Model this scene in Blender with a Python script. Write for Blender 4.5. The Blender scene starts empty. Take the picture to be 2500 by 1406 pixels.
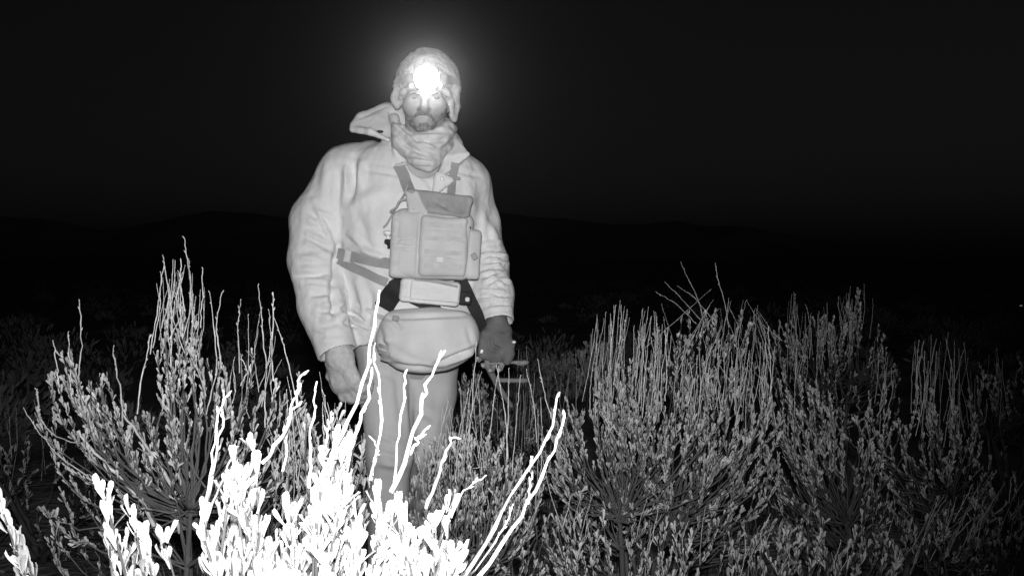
import bpy, math, random
import numpy as np
from mathutils import Vector, Matrix
from mathutils.bvhtree import BVHTree

R = math.radians
scene = bpy.context.scene
COL = scene.collection

# ------------------------------------------------------------------ camera
CAM_H = 1.18
F = 2401.0                    # focal length in pixels of the 2500 px wide photograph
PITCH = math.atan(73.0 / F)   # camera looks slightly down
cam_d = bpy.data.cameras.new('trail_camera')
cam = bpy.data.objects.new('trail_camera', cam_d)
COL.objects.link(cam)
cam_d.sensor_width = 36.0
cam_d.lens = F / 2500.0 * 36.0
cam_d.clip_start = 0.02
cam_d.clip_end = 20000.0
cam.location = (0, 0, CAM_H)
cam.rotation_euler = (R(90) - PITCH, 0, 0)
scene.camera = cam

# ------------------------------------------------------------------ sky (after sunset)
world = bpy.data.worlds.new('World')
scene.world = world
world.use_nodes = True
wn = world.node_tree
for n in list(wn.nodes):
    wn.nodes.remove(n)
w_out = wn.nodes.new('ShaderNodeOutputWorld')
w_bg = wn.nodes.new('ShaderNodeBackground')
w_bw = wn.nodes.new('ShaderNodeRGBToBW')          # an infrared camera sees no colour
w_sky = wn.nodes.new('ShaderNodeTexSky')
w_sky.sky_type = 'NISHITA'
w_sky.sun_disc = False
w_sky.sun_elevation = R(1.0)
w_sky.sun_rotation = R(200)
wn.links.new(w_sky.outputs['Color'], w_bw.inputs['Color'])
wn.links.new(w_bw.outputs['Val'], w_bg.inputs['Color'])
wn.links.new(w_bg.outputs['Background'], w_out.inputs['Surface'])
w_bg.inputs['Strength'].default_value = 0.0036

# the infrared flash of the trail camera that took the picture: LED panel right above the lens
fl = bpy.data.lights.new('infrared_flash', 'SPOT')
fl.energy = 272.0
fl.spot_size = R(74)
fl.spot_blend = 1.0
fl.shadow_soft_size = 0.03
flash = bpy.data.objects.new('infrared_flash', fl)
COL.objects.link(flash)
flash.location = (0.0, -0.02, CAM_H + 0.11)
flash.rotation_euler = (R(90) - PITCH, 0, R(5.0))

scene.view_settings.view_transform = 'Standard'
scene.view_settings.look = 'None'
scene.view_settings.exposure = 0.0
scene.view_settings.gamma = 1.0
scene.view_settings.use_curve_mapping = False
scene.render.engine = 'CYCLES'
scene.cycles.use_denoising = True
scene.cycles.max_bounces = 4
scene.cycles.volume_bounces = 0
scene.cycles.sample_clamp_indirect = 4.0

# ------------------------------------------------------------------ helpers
_f = np.array([0, math.cos(PITCH), -math.sin(PITCH)])
_u = np.array([0, math.sin(PITCH), math.cos(PITCH)])
_c = np.array([0, 0, CAM_H])

def P(px, py, Y):
    """world point seen at photograph pixel px, py at Y metres in front of the camera"""
    d = np.array([(px - 1250) / F, 0, 0]) - (py - 703) / F * _u + _f
    return _c + d * (Y / d[1])

def proj(v):
    q = np.asarray(v) - _c
    z = q @ _f
    z = np.where(np.abs(z) < 1e-6, 1e-6, z)
    return 1250 + F * q[:, 0] / z, 703 - F * (q @ _u) / z, z

MPP = 3.0 / F                 # metres per pixel at the person

def tag(o, label=None, cat=None, group=None, kind=None):
    if label: o['label'] = label
    if cat: o['category'] = cat
    if group: o['group'] = group
    if kind: o['kind'] = kind
    return o

def empty(name, loc=(0, 0, 0)):
    o = bpy.data.objects.new(name, None)
    o.empty_display_size = 0.1
    COL.objects.link(o)
    o.location = loc
    return o

def link(name, me, mat=None, parent=None):
    o = bpy.data.objects.new(name, me)
    COL.objects.link(o)
    if mat is not None and not me.materials:
        me.materials.append(mat)
    if parent is not None:
        o.parent = parent
        if parent.parent is None:
            o.location = -Vector(parent.location)
    return o

def mesh_np(name, v, faces, smooth=True):
    me = bpy.data.meshes.new(name)
    v = np.asarray(v, np.float32)
    if isinstance(faces, np.ndarray):
        n, k = faces.shape
        me.vertices.add(len(v)); me.vertices.foreach_set('co', v.ravel())
        me.loops.add(n * k); me.loops.foreach_set('vertex_index', faces.astype(np.int32).ravel())
        me.polygons.add(n)
        me.polygons.foreach_set('loop_start', np.arange(0, n * k, k, dtype=np.int32))
        me.polygons.foreach_set('loop_total', np.full(n, k, np.int32))
        me.update(calc_edges=True)
    else:
        me.from_pydata([tuple(x) for x in v.tolist()], [], faces)
        me.update()
    me.validate()
    if smooth:
        me.polygons.foreach_set('use_smooth', np.ones(len(me.polygons), bool))
    return me

def hash3(i, j, k, s):
    n = (i * 374761393 + j * 668265263 + k * 1274126177 + s * 144665) & 0x7fffffff
    n = ((n ^ (n >> 13)) * 1274126177) & 0x7fffffff
    return ((n ^ (n >> 16)) & 0xffff) / 65535.0 * 2 - 1

def vnoise(p, s=0):
    """smooth 3D value noise in -1..1 for an (n,3) array"""
    p = np.asarray(p, float)
    b = np.floor(p).astype(np.int64); t = p - b
    t = t * t * (3 - 2 * t)
    r = 0
    for dx in (0, 1):
        for dy in (0, 1):
            for dz in (0, 1):
                w = (t[:, 0] if dx else 1 - t[:, 0]) * (t[:, 1] if dy else 1 - t[:, 1]) * (t[:, 2] if dz else 1 - t[:, 2])
                r = r + w * hash3(b[:, 0] + dx, b[:, 1] + dy, b[:, 2] + dz, s)
    return r

# ------------------------------------------------------------------ materials (all grey: infrared picture)
def mat(name, g, rough=0.8, scale=30.0, var=0.15, bump=0.0, bscale=200.0, spec=0.2, stretch=None, dist=0.002, rand=0.0):
    m = bpy.data.materials.new(name)
    m.use_nodes = True
    nt = m.node_tree
    b = nt.nodes['Principled BSDF']
    b.inputs['Roughness'].default_value = rough
    b.inputs['Specular IOR Level'].default_value = spec
    tc = nt.nodes.new('ShaderNodeTexCoord')
    src = tc.outputs['Object']
    if stretch:
        mp = nt.nodes.new('ShaderNodeMapping'); mp.inputs['Scale'].default_value = stretch
        nt.links.new(src, mp.inputs['Vector']); src = mp.outputs['Vector']
    no = nt.nodes.new('ShaderNodeTexNoise')
    no.inputs['Scale'].default_value = scale
    no.inputs['Detail'].default_value = 4.0
    nt.links.new(src, no.inputs['Vector'])
    mr = nt.nodes.new('ShaderNodeMapRange')
    mr.inputs['From Min'].default_value = 0.3; mr.inputs['From Max'].default_value = 0.7
    mr.inputs['To Min'].default_value = g * (1 - var); mr.inputs['To Max'].default_value = g * (1 + var)
    nt.links.new(no.outputs['Fac'], mr.inputs['Value'])
    out = mr.outputs['Result']
    if rand:
        oi = nt.nodes.new('ShaderNodeObjectInfo')
        m2 = nt.nodes.new('ShaderNodeMapRange')
        m2.inputs['To Min'].default_value = 1 - rand; m2.inputs['To Max'].default_value = 1 + rand
        nt.links.new(oi.outputs['Random'], m2.inputs['Value'])
        mu = nt.nodes.new('ShaderNodeMath'); mu.operation = 'MULTIPLY'
        nt.links.new(out, mu.inputs[0]); nt.links.new(m2.outputs['Result'], mu.inputs[1])
        out = mu.outputs[0]
    nt.links.new(out, b.inputs['Base Color'])
    if bump:
        n2 = nt.nodes.new('ShaderNodeTexNoise')
        n2.inputs['Scale'].default_value = bscale; n2.inputs['Detail'].default_value = 3.0
        nt.links.new(src, n2.inputs['Vector'])
        bp = nt.nodes.new('ShaderNodeBump')
        bp.inputs['Strength'].default_value = bump; bp.inputs['Distance'].default_value = dist
        nt.links.new(n2.outputs['Fac'], bp.inputs['Height'])
        nt.links.new(bp.outputs['Normal'], b.inputs['Normal'])
    return m

M = {
    'jacket': mat('parka_shell', 0.72, 0.65, 8, 0.08, 0.4, 60, 0.3, dist=0.005),
    'scarf': mat('scarf_fleece', 0.62, 0.9, 40, 0.10, 0.4, 220, 0.1),
    'hat': mat('hat_fleece', 0.55, 0.95, 60, 0.16, 0.8, 160, 0.1, dist=0.004),
    'skin': mat('skin', 0.40, 0.55, 45, 0.08, 0.15, 180, 0.3),
    'beard': mat('beard_hair', 0.20, 0.8, 160, 0.3, 0.6, 320, 0.2, (1, 1, .3)),
    'eye': mat('eyeball', 0.22, 0.08, 30, 0.05, spec=0.6),
    'pants': mat('trouser_cloth', 0.54, 0.85, 14, 0.12, 0.3, 120, 0.15, (1, 1, .35)),
    'glove': mat('glove_knit', 0.55, 0.9, 60, 0.15, 0.4, 260, 0.15),
    'mitten': mat('mitten_fleece', 0.15, 0.9, 30, 0.2, 0.4, 200, 0.15),
    'boot': mat('boot_leather', 0.10, 0.6, 30, 0.2, 0.3, 90, 0.3),
    'pack': mat('pack_nylon', 0.56, 0.7, 16, 0.09, 0.3, 300, 0.25),
    'pack_web': mat('pack_webbing_rows', 0.52, 0.75, 30, 0.12, 0.3, 300, 0.25),
    'pack_dark': mat('pack_webbing', 0.33, 0.75, 30, 0.12, 0.3, 300, 0.25),
    'belt_light': mat('belt_pouch_cloth', 0.7, 0.7, 20, 0.08, 0.3, 200, 0.25, (1, 1, 3)),
    'black': mat('black_webbing', 0.022, 0.7, 40, 0.2, 0.2, 200, 0.25),
    'muff': mat('muff_cloth', 0.62, 0.85, 12, 0.10, 0.35, 130, 0.15),
    'metal': mat('steel_tab', 0.75, 0.25, 30, 0.05, spec=0.8),
    'dark': mat('dark_plastic', 0.05, 0.4, 30, 0.1, spec=0.4),
    'pole': mat('pole_alloy', 0.2, 0.5, 30, 0.1, spec=0.4),
    'leaf': mat('sage_leaf', 0.38, 0.8, 26, 0.5, 0.0, spec=0.15, rand=0.22),
    'leaf_glare': mat('sage_leaf_glare', 0.45, 0.8, 22, 0.3, 0.0, spec=0.15, rand=0.15),  # lighter leaf copy for the nearest bush, flash glare put into its colour
    'stalk': mat('sage_stalk', 0.44, 0.85, 60, 0.3, 0.0, spec=0.1, rand=0.25),
    'bark': mat('sage_bark', 0.085, 0.9, 40, 0.35, 0.6, 120, 0.1, (1, 1, .25)),
    'soil': mat('soil', 0.26, 0.95, 1.3, 0.45, 0.8, 25, 0.05, dist=0.03),
    'rock': mat('hill_slope', 0.36, 0.95, 0.004, 0.4, 0, 1, 0.05),
    'scrub': mat('far_scrub_leaf', 0.24, 0.9, 1.2, 0.5, 0, 1, 0.05),
    'straw': mat('dry_grass', 0.38, 0.9, 3, 0.35, 0, 1, 0.05),
}

def emission(name, strength):
    m = bpy.data.materials.new(name); m.use_nodes = True
    b = m.node_tree.nodes['Principled BSDF']
    b.inputs['Base Color'].default_value = (.8, .8, .8, 1)
    b.inputs['Emission Color'].default_value = (1, 1, 1, 1)
    b.inputs['Emission Strength'].default_value = strength
    return m

# ------------------------------------------------------------------ setting: ground and hills
def ground_z(x, y):
    p = np.stack([x * .55, y * .55, 0 * x], 1)
    r = np.hypot(x, y)
    return .05 * vnoise(p, 3) * np.exp(-r / 60) + .02 * vnoise(p * 4, 4) * np.exp(-r / 25)

s = np.linspace(-1, 1, 181)
ax = np.sign(s) * (np.expm1(np.abs(s) * 7.2)) / np.expm1(7.2) * 9000
gx, gy = np.meshgrid(ax, ax + 4.0, indexing='ij')
gx = gx.ravel(); gy = gy.ravel()
gv = np.stack([gx, gy, ground_z(gx, gy) - .02], 1)
n = len(ax)
ii = np.arange(n * n).reshape(n, n)
gf = np.stack([ii[:-1, :-1].ravel(), ii[1:, :-1].ravel(), ii[1:, 1:].ravel(), ii[:-1, 1:].ravel()], 1)
tag(link('ground', mesh_np('ground', gv, gf), M['soil']), 'dark bare soil of the sagebrush steppe', kind='structure')

def hill(name, prof, Y, depth, seed, label):
    xs = np.linspace(-700, 3200, 160)
    top = np.interp(xs, [a for a, b in prof], [b for a, b in prof])
    pts = []; rows = 12
    for k in range(rows):
        t = k / (rows - 1)                      # 0 front foot, .5 crest, 1 back foot
        h = math.sin(math.pi * t) ** 1.3
        YY = Y + depth * (t - .5)
        for x, tp in zip(xs, top):
            c = P(x, tp, Y)
            z = (c[2] + 30) * h - 30
            X = c[0] * (1 + .25 * (t - .5))
            pts.append((X, YY, z))
    pts = np.array(pts)
    pts[:, 2] += vnoise(pts * (1 / 260.0), seed) * 13 * np.repeat(np.sin(np.linspace(0, math.pi, rows)), len(xs))
    pts[:, 2] += vnoise(pts * (1 / 70.0), seed + 1) * 6 * np.repeat(np.sin(np.linspace(0, math.pi, rows)), len(xs))
    q = np.arange(rows * len(xs)).reshape(rows, len(xs))
    f = np.stack([q[:-1, :-1].ravel(), q[:-1, 1:].ravel(), q[1:, 1:].ravel(), q[1:, :-1].ravel()], 1)
    tag(link(name, mesh_np(name, pts, f), M['rock']), label, kind='structure')

hill('hills', [(-700, 560), (0, 528), (120, 536), (260, 566), (400, 545), (520, 512), (640, 525), (760, 540), (1000, 530), (1230, 520), (1400, 543),
      (1560, 552), (1650, 540), (1715, 553), (1785, 549), (1850, 563), (1960, 584), (2100, 603), (2300, 622), (2500, 634), (3200, 640)],
     3600, 1800, 11, 'dark rolling hills along the horizon')
hill('foothills', [(-700, 600), (0, 588), (300, 604), (700, 612), (1200, 606), (1500, 612), (1900, 622), (2300, 634), (3200, 640)],
     1500, 700, 31, 'low dark foothills in front of the far ridge')

# ------------------------------------------------------------------ signed-distance modelling of the figure
class Grid:
    def __init__(g, lo, hi, h):
        g.lo = np.array(lo, float); g.h = h
        g.n = np.ceil((np.array(hi) - g.lo) / h).astype(int) + 1
        g.f = np.full(tuple(g.n), 1.0, np.float32)
    def sub(g, lo, hi):
        a = np.clip(np.floor((np.array(lo) - g.lo) / g.h).astype(int), 0, g.n - 1)
        b = np.clip(np.ceil((np.array(hi) - g.lo) / g.h).astype(int) + 1, 1, g.n)
        b = np.maximum(b, a + 1)
        ax = [(g.lo[i] + g.h * np.arange(a[i], b[i])).astype(np.float32) for i in range(3)]
        return (slice(a[0], b[0]), slice(a[1], b[1]), slice(a[2], b[2])), ax[0][:, None, None], ax[1][None, :, None], ax[2][None, None, :]
    def put(g, prim, k=0.0, op='add'):
        fn, lo, hi = prim
        m = k + 3 * g.h + .004
        sl, x, y, z = g.sub(np.array(lo) - m, np.array(hi) + m)
        d = fn(x, y, z); a = g.f[sl]
        d = np.broadcast_to(d, a.shape)
        if op == 'add':
            if k > 0:
                h = np.clip(.5 + .5 * (d - a) / k, 0, 1)
                r = d * (1 - h) + a * h - k * h * (1 - h)
            else:
                r = np.minimum(a, d)
        elif op == 'cut':
            d = -d
            if k > 0:
                h = np.clip(.5 - .5 * (d - a) / k, 0, 1)
                r = d * (1 - h) + a * h + k * h * (1 - h)
            else:
                r = np.maximum(a, d)
        else:                                       # 'and'
            r = np.maximum(a, d)
        g.f[sl] = r
    def mesh(g):
        f = g.f; n = g.n
        ins = f < 0
        c = [f[i:n[0] - 1 + i, j:n[1] - 1 + j, k:n[2] - 1 + k] for i in (0, 1) for j in (0, 1) for k in (0, 1)]
        s = sum((q < 0).astype(np.int8) for q in c)
        act = (s > 0) & (s < 8)
        idx = np.argwhere(act)
        vid = np.full(act.shape, -1, np.int64); vid[act] = np.arange(len(idx))
        offs = [(i, j, k) for i in (0, 1) for j in (0, 1) for k in (0, 1)]
        vals = np.stack([f[idx[:, 0] + o[0], idx[:, 1] + o[1], idx[:, 2] + o[2]] for o in offs], 1).astype(float)
        acc = np.zeros((len(idx), 3)); cnt = np.zeros(len(idx))
        for a in range(8):
            for b in range(a + 1, 8):
                oa, ob = np.array(offs[a]), np.array(offs[b])
                if np.abs(oa - ob).sum() != 1: continue
                va, vb = vals[:, a], vals[:, b]
                cr = (va < 0) != (vb < 0)
                t = np.where(cr, va / np.where(va == vb, 1, va - vb), 0)
                acc += np.where(cr[:, None], oa + t[:, None] * (ob - oa), 0); cnt += cr
        v = g.lo + g.h * (idx + acc / cnt[:, None])
        quads = []
        for d in range(3):
            e, w = (d + 1) % 3, (d + 2) % 3
            sa = [slice(None)] * 3; sb = [slice(None)] * 3
            sa[d] = slice(0, n[d] - 1); sb[d] = slice(1, n[d])
            for q in (e, w):
                sa[q] = slice(1, n[q] - 1); sb[q] = slice(1, n[q] - 1)
            A, B = ins[tuple(sa)], ins[tuple(sb)]
            for flip in (0, 1):
                pos = np.argwhere((A & ~B) if not flip else (~A & B))
                if not len(pos): continue
                base = pos.copy(); base[:, e] += 1; base[:, w] += 1
                def cid(de, dw):
                    p = base.copy(); p[:, e] -= de; p[:, w] -= dw
                    return vid[p[:, 0], p[:, 1], p[:, 2]]
                qd = np.stack([cid(1, 1), cid(0, 1), cid(0, 0), cid(1, 0)], 1)
                quads.append(qd if not flip else qd[:, ::-1])
        q = np.concatenate(quads)
        return v, q[(q >= 0).all(1)]

def relax(v, q, it=2, lam=.5):
    e = np.concatenate([q[:, [0, 1]], q[:, [1, 2]], q[:, [2, 3]], q[:, [3, 0]]])
    for _ in range(it):
        s = np.zeros_like(v); c = np.zeros(len(v))
        for a, b in ((0, 1), (1, 0)):
            for k in range(3):
                s[:, k] += np.bincount(e[:, a], weights=v[e[:, b], k], minlength=len(v))
            c += np.bincount(e[:, a], minlength=len(v))
        v = v + lam * (s / np.maximum(c, 1)[:, None] - v)
    return v

def normals(v, q):
    a = np.cross(v[q[:, 2]] - v[q[:, 0]], v[q[:, 3]] - v[q[:, 1]])
    nn = np.zeros_like(v)
    for i in range(4):
        for k in range(3):
            nn[:, k] += np.bincount(q[:, i], weights=a[:, k], minlength=len(v))
    return nn / np.maximum(np.linalg.norm(nn, axis=1), 1e-12)[:, None]

def cone(a, b, ra, rb):
    a = np.array(a, float); b = np.array(b, float)
    ab = b - a; L2 = max(float(ab @ ab), 1e-12)
    def fn(x, y, z):
        t = np.clip(((x - a[0]) * ab[0] + (y - a[1]) * ab[1] + (z - a[2]) * ab[2]) / L2, 0, 1)
        return np.sqrt((x - a[0] - t * ab[0]) ** 2 + (y - a[1] - t * ab[1]) ** 2 + (z - a[2] - t * ab[2]) ** 2) - (ra + t * (rb - ra))
    r = max(ra, rb)
    return fn, np.minimum(a, b) - r, np.maximum(a, b) + r

def ell(c, r, yaw=0.0, roll=0.0):
    c = np.array(c, float); r = np.array(r, float)
    cy, sy, cr, sr = math.cos(yaw), math.sin(yaw), math.cos(roll), math.sin(roll)
    def fn(x, y, z):
        x, y, z = x - c[0], y - c[1], z - c[2]
        x, y = cy * x + sy * y, -sy * x + cy * y
        x, z = cr * x - sr * z, sr * x + cr * z
        k0 = np.sqrt((x / r[0]) ** 2 + (y / r[1]) ** 2 + (z / r[2]) ** 2)
        k1 = np.sqrt((x / r[0] ** 2) ** 2 + (y / r[1] ** 2) ** 2 + (z / r[2] ** 2) ** 2)
        return k0 * (k0 - 1) / np.maximum(k1, 1e-6)
    m = r.max()
    return fn, c - m, c + m

def box(c, hs, rd, yaw=0.0, roll=0.0, pitch=0.0, bulge=0.0):
    """rounded box; roll > 0 turns clockwise as the camera sees it"""
    c = np.array(c, float); hs = np.array(hs, float)
    Rm = np.array((Matrix.Rotation(yaw, 3, 'Z') @ Matrix.Rotation(roll, 3, 'Y') @ Matrix.Rotation(pitch, 3, 'X')).transposed())
    def fn(x, y, z):
        x, y, z = x - c[0], y - c[1], z - c[2]
        q = [Rm[i, 0] * x + Rm[i, 1] * y + Rm[i, 2] * z for i in range(3)]
        b = bulge * (1 - np.clip(q[0] / hs[0], -1, 1) ** 2) * (1 - np.clip(q[2] / hs[2], -1, 1) ** 2)
        d = [np.abs(q[0]) - hs[0] + rd, np.abs(q[1]) - hs[1] + rd - b, np.abs(q[2]) - hs[2] + rd]
        o = np.sqrt(sum(np.maximum(t, 0) ** 2 for t in d))
        return o + np.minimum(np.maximum(np.maximum(d[0], d[1]), d[2]), 0) - rd
    m = np.linalg.norm(hs) + bulge
    return fn, c - m, c + m

def tri(a, b, c, r):
    """flat triangle of cloth, r thick either side"""
    a, b, c = (np.array(t, float) for t in (a, b, c))
    ba, cb, ac = b - a, c - b, a - c
    nor = np.cross(ba, ac)
    def fn(x, y, z):
        def sb(p, q): return [x - p[0], y - p[1], z - p[2]]
        pa, pb, pc = sb(a, 0), sb(b, 0), sb(c, 0)
        def dt(u, v): return u[0] * v[0] + u[1] * v[1] + u[2] * v[2]
        def seg(e, p):
            t = np.clip(dt(e, p) / (e @ e), 0, 1)
            return sum((e[i] * t - p[i]) ** 2 for i in range(3))
        side = np.sign(dt(np.cross(ba, nor), pa)) + np.sign(dt(np.cross(cb, nor), pb)) + np.sign(dt(np.cross(ac, nor), pc))
        d = np.where(side < 2, np.minimum(np.minimum(seg(ba, pa), seg(cb, pb)), seg(ac, pc)), dt(nor, pa) ** 2 / (nor @ nor))
        return np.sqrt(d) - r
    return fn, np.minimum(np.minimum(a, b), c) - r, np.maximum(np.maximum(a, b), c) + r

def plane_cut(c, nrm, rad):
    c = np.array(c, float); nrm = np.array(nrm, float); nrm /= np.linalg.norm(nrm)
    return (lambda x, y, z: (x - c[0]) * nrm[0] + (y - c[1]) * nrm[1] + (z - c[2]) * nrm[2]), c - rad, c + rad

def loft(rows, pw=2.3):
    """stack of rounded sections: (z, cx, cy, rx, ry)"""
    rows = sorted(rows)
    zz = [r[0] for r in rows]
    def fn(x, y, z):
        cx, cy, rx, ry = (np.interp(z.ravel(), zz, [r[i] for r in rows]).reshape(z.shape).astype(np.float32) for i in (1, 2, 3, 4))
        k = (np.abs((x - cx) / rx) ** pw + np.abs((y - cy) / ry) ** pw) ** (1 / pw)
        d = (k - 1) * np.minimum(rx, ry)
        return np.maximum(d, np.maximum(zz[0] - z, z - zz[-1]))
    lo = (min(r[1] - r[3] for r in rows), min(r[2] - r[4] for r in rows), zz[0])
    hi = (max(r[1] + r[3] for r in rows), max(r[2] + r[4] for r in rows), zz[-1])
    return fn, lo, hi

def strokes(v, q, lines, front=True):
    """press folds along lines given in photograph pixels into a garment mesh: (x1,y1,x2,y2,height m,width px)"""
    nn = normals(v, q)
    px, py, z = proj(v)
    face = np.clip(-nn[:, 1] * 2.0 + .2, 0, 1) if front else 1.0
    d = np.zeros(len(v))
    for x1, y1, x2, y2, amp, w in lines:
        dx, dy = x2 - x1, y2 - y1; L2 = dx * dx + dy * dy
        t = ((px - x1) * dx + (py - y1) * dy) / L2
        tc = np.clip(t, 0, 1)
        dist = np.hypot(px - x1 - tc * dx, py - y1 - tc * dy)
        prof = np.exp(-(dist / w) ** 2) - .45 * np.exp(-((dist - 1.9 * w) / (1.1 * w)) ** 2)
        d += amp * prof * np.clip(1.15 - np.abs(tc - .5) * 1.5, .25, 1)
    return v + nn * (d * face)[:, None]

def wobble(v, q, amp, sc, seed, st=(1, 1, 1)):
    nn = normals(v, q)
    return v + nn * (amp * (vnoise(v * sc * np.array(st), seed) + .5 * vnoise(v * sc * 2.1 * np.array(st), seed + 1)))[:, None]

def bvh_of(v, q):
    return BVHTree.FromPolygons([tuple(p) for p in v.tolist()], [tuple(t) for t in q.tolist()])

def hit(b, px, py, default=2.92):
    d = P(px, py, 5.0) - _c; d /= np.linalg.norm(d)
    h = b.ray_cast(Vector(_c), Vector(d))
    return h[0].y if h[0] is not None else default

HX, HY = 2.0, 2.0

# --- whose hands: capsule lists in world space
def hand_caps(W, d, nrm, sz, curl, spread=.18, thumb=1.0):
    """W wrist, d towards fingers, nrm out of the palm; returns palm capsules, finger capsules"""
    W = np.array(W, float); d = np.array(d, float); d /= np.linalg.norm(d)
    nrm = np.array(nrm, float); nrm -= d * (nrm @ d); nrm /= np.linalg.norm(nrm)
    s_ = np.cross(d, nrm) * thumb                     # towards the thumb
    palm, fin = [], []
    lens = [(.040, .026, .020), (.045, .029, .022), (.042, .027, .021), (.033, .021, .018)]
    for i in range(4):
        o = (1.5 - i) * .0205 * sz
        k = W + d * .090 * sz + s_ * o - d * abs(i - 1.2) * .004
        palm.append((W + s_ * o * .55 + d * .01, k, .0155 * sz, .0115 * sz))
        ang = (1.5 - i) * spread * .3
        dd = d * math.cos(ang) + s_ * math.sin(ang)
        p = k; a = 0.0
        for j, L in enumerate(lens[i]):
            a += curl * (.75, 1.0, .7)[j] * (1 + .09 * (i - 1))
            e = p + (dd * math.cos(a) + nrm * math.sin(a)) * L * sz
            fin.append((p, e, (.0098, .0090, .0082)[j] * sz, (.0090, .0082, .0070)[j] * sz))
            p = e
    t0 = W + d * .028 * sz + s_ * .026 * sz
    t1 = t0 + (d * .72 + s_ * .62 + nrm * .25) * .040 * sz
    t2 = t1 + (d * .92 + s_ * .15 + nrm * .35) * .032 * sz
    t3 = t2 + (d * .95 - s_ * .05 + nrm * .38) * .025 * sz
    palm.append((W + d * .02, t0, .017 * sz, .015 * sz))
    fin += [(t0, t1, .0145 * sz, .0115 * sz), (t1, t2, .0112 * sz, .0102 * sz), (t2, t3, .0100 * sz, .0080 * sz)]
    return palm, fin

RW = P(826, 858, 2.885); RD = P(846, 940, 2.875) - P(826, 858, 2.885)
r_palm, r_fin = hand_caps(RW, RD, (.55, .8, 0), 1.08, .72, thumb=-1)
LW = P(1214, 792, 2.93); LD = P(1203, 880, 2.92) - P(1214, 792, 2.93)
l_palm, l_fin = hand_caps(LW, LD, (-.25, -1, 0), .95, .62, spread=.3, thumb=-1)

YH = 2.985
def body_prims():
    out = []
    A = out.append
    # head
    A((ell(P(1040, 208, YH), (.077, .095, .094)), .02, 'add'))
    A((ell(P(1037, 266, YH - .018), (.057, .070, .064)), .03, 'add'))
    A((ell(P(1034, 303, YH - .062), (.027, .024, .021)), .02, 'add'))
    A((ell(P(1004, 257, YH - .064), (.025, .024, .026)), .02, 'add'))
    A((ell(P(1071, 257, YH - .064), (.025, .024, .026)), .02, 'add'))
    A((cone(P(1006, 228, YH - .080), P(1069, 228, YH - .080), .012, .012), .012, 'add'))
    for ex in (1011, 1066):
        A((ell(P(ex, 239, YH - .100), (.016, .014, .008)), .010, 'cut'))
    A((cone(P(1038, 236, YH - .086), P(1035, 264, YH - .108), .0075, .0125), .010, 'add'))
    A((cone(P(1026, 267, YH - .094), P(1045, 267, YH - .094), .0085, .0085), .008, 'add'))
    A((ell(P(1031, 288, YH - .074), (.027, .016, .018)), .014, 'add'))
    A((cone(P(1018, 286, YH - .087), P(1043, 286, YH - .087), .0042, .0042), .004, 'add'))
    A((cone(P(1019, 293, YH - .086), P(1041, 293, YH - .086), .0050, .0050), .004, 'add'))
    A((cone(P(1013, 290, YH - .0925), P(1047, 290, YH - .0925), .0028, .0028), .004, 'cut'))
    A((cone(P(1038, 300, YH + .02), P(1028, 400, 3.03), .058, .066), .03, 'add'))
    # trunk
    for a, b, ra, rb in (((1015, 430, 3.05), (1008, 560, 3.05), .130, .125), ((1008, 560, 3.05), (1010, 760, 3.06), .125, .12),
                         ((930, 440, 3.06), (1105, 450, 3.07), .06, .06), ((960, 850, 3.06), (1045, 855, 3.07), .09, .09),
                         ((1010, 760, 3.06), (1005, 850, 3.06), .12, .11)):
        A((cone(P(*a), P(*b), ra, rb), .04, 'add'))
    # arms
    for ch in ([(868, 430, 3.06, .055), (778, 640, 2.99, .043), (826, 858, 2.885, .029)],
               [(1125, 455, 3.07, .052), (1188, 640, 3.05, .040), (1214, 792, 2.93, .028)]):
        for (a, b) in zip(ch, ch[1:]):
            A((cone(P(*a[:3]), P(*b[:3]), a[3], b[3]), .02, 'add'))
    for pal, fin in ((r_palm, r_fin), (l_palm, l_fin)):
        for c in pal: A((cone(*c), .010, 'add'))
        for c in fin: A((cone(*c), .0035, 'add'))
    # legs
    for ch in ([(948, 870, 3.05, .080), (950, 1110, 2.98, .052), (938, 1420, 3.0, .038), (938, 1530, 3.02, .034)],
               [(1048, 870, 3.07, .078), (1048, 1110, 3.08, .050), (1028, 1360, 3.34, .037), (1026, 1415, 3.38, .034)]):
        for (a, b) in zip(ch, ch[1:]):
            A((cone(P(*a[:3]), P(*b[:3]), a[3], b[3]), .03, 'add'))
    for c in (P(938, 1530, 3.02), P(1026, 1415, 3.38)):
        A((cone((c[0], c[1] + .03, .06), (c[0] - .01, c[1] - .14, .045), .036, .030), .02, 'add'))
    return out

prims = body_prims()
lo = np.min([p[0][1] for p in prims], axis=0) - .03
hi = np.max([p[0][2] for p in prims], axis=0) + .03
g = Grid(lo, hi, .0045)
for pr, k, op in prims: g.put(pr, k, op)
bv, bq = g.mesh(); bv = relax(bv, bq, 1, .4)
PERSON = empty('person', (float(P(1000, 800, 3.05)[0]), 3.05, 0.0))
tag(PERSON, 'person in pale parka, fleece hat and scarf with a lit headlamp, walking through sagebrush', 'person')
body = link('body', mesh_np('body', bv, bq), M['skin'], PERSON)
for ex in (1011, 1066):
    ge = Grid(P(ex, 239, YH - .083) - .02, P(ex, 239, YH - .083) + .02, .002)
    ge.put(ell(P(ex, 239, YH - .0772), (.0114, .0114, .0088)))
    v, q = ge.mesh()
    o = link('eye', mesh_np('eye', v, q), M['eye'], PERSON)

def garment(name, prims, h, material, parent=PERSON, fx=None, it=2):
    lo = np.min([p[0][1] for p in prims if p[2] == 'add'], axis=0) - .03
    hi = np.max([p[0][2] for p in prims if p[2] == 'add'], axis=0) + .03
    g = Grid(lo, hi, h)
    for pr, k, op in prims: g.put(pr, k, op)
    v, q = g.mesh(); v = relax(v, q, it, .5)
    if fx: v = fx(v, q)
    return link(name, mesh_np(name, v, q), material, parent), v, q

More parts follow.
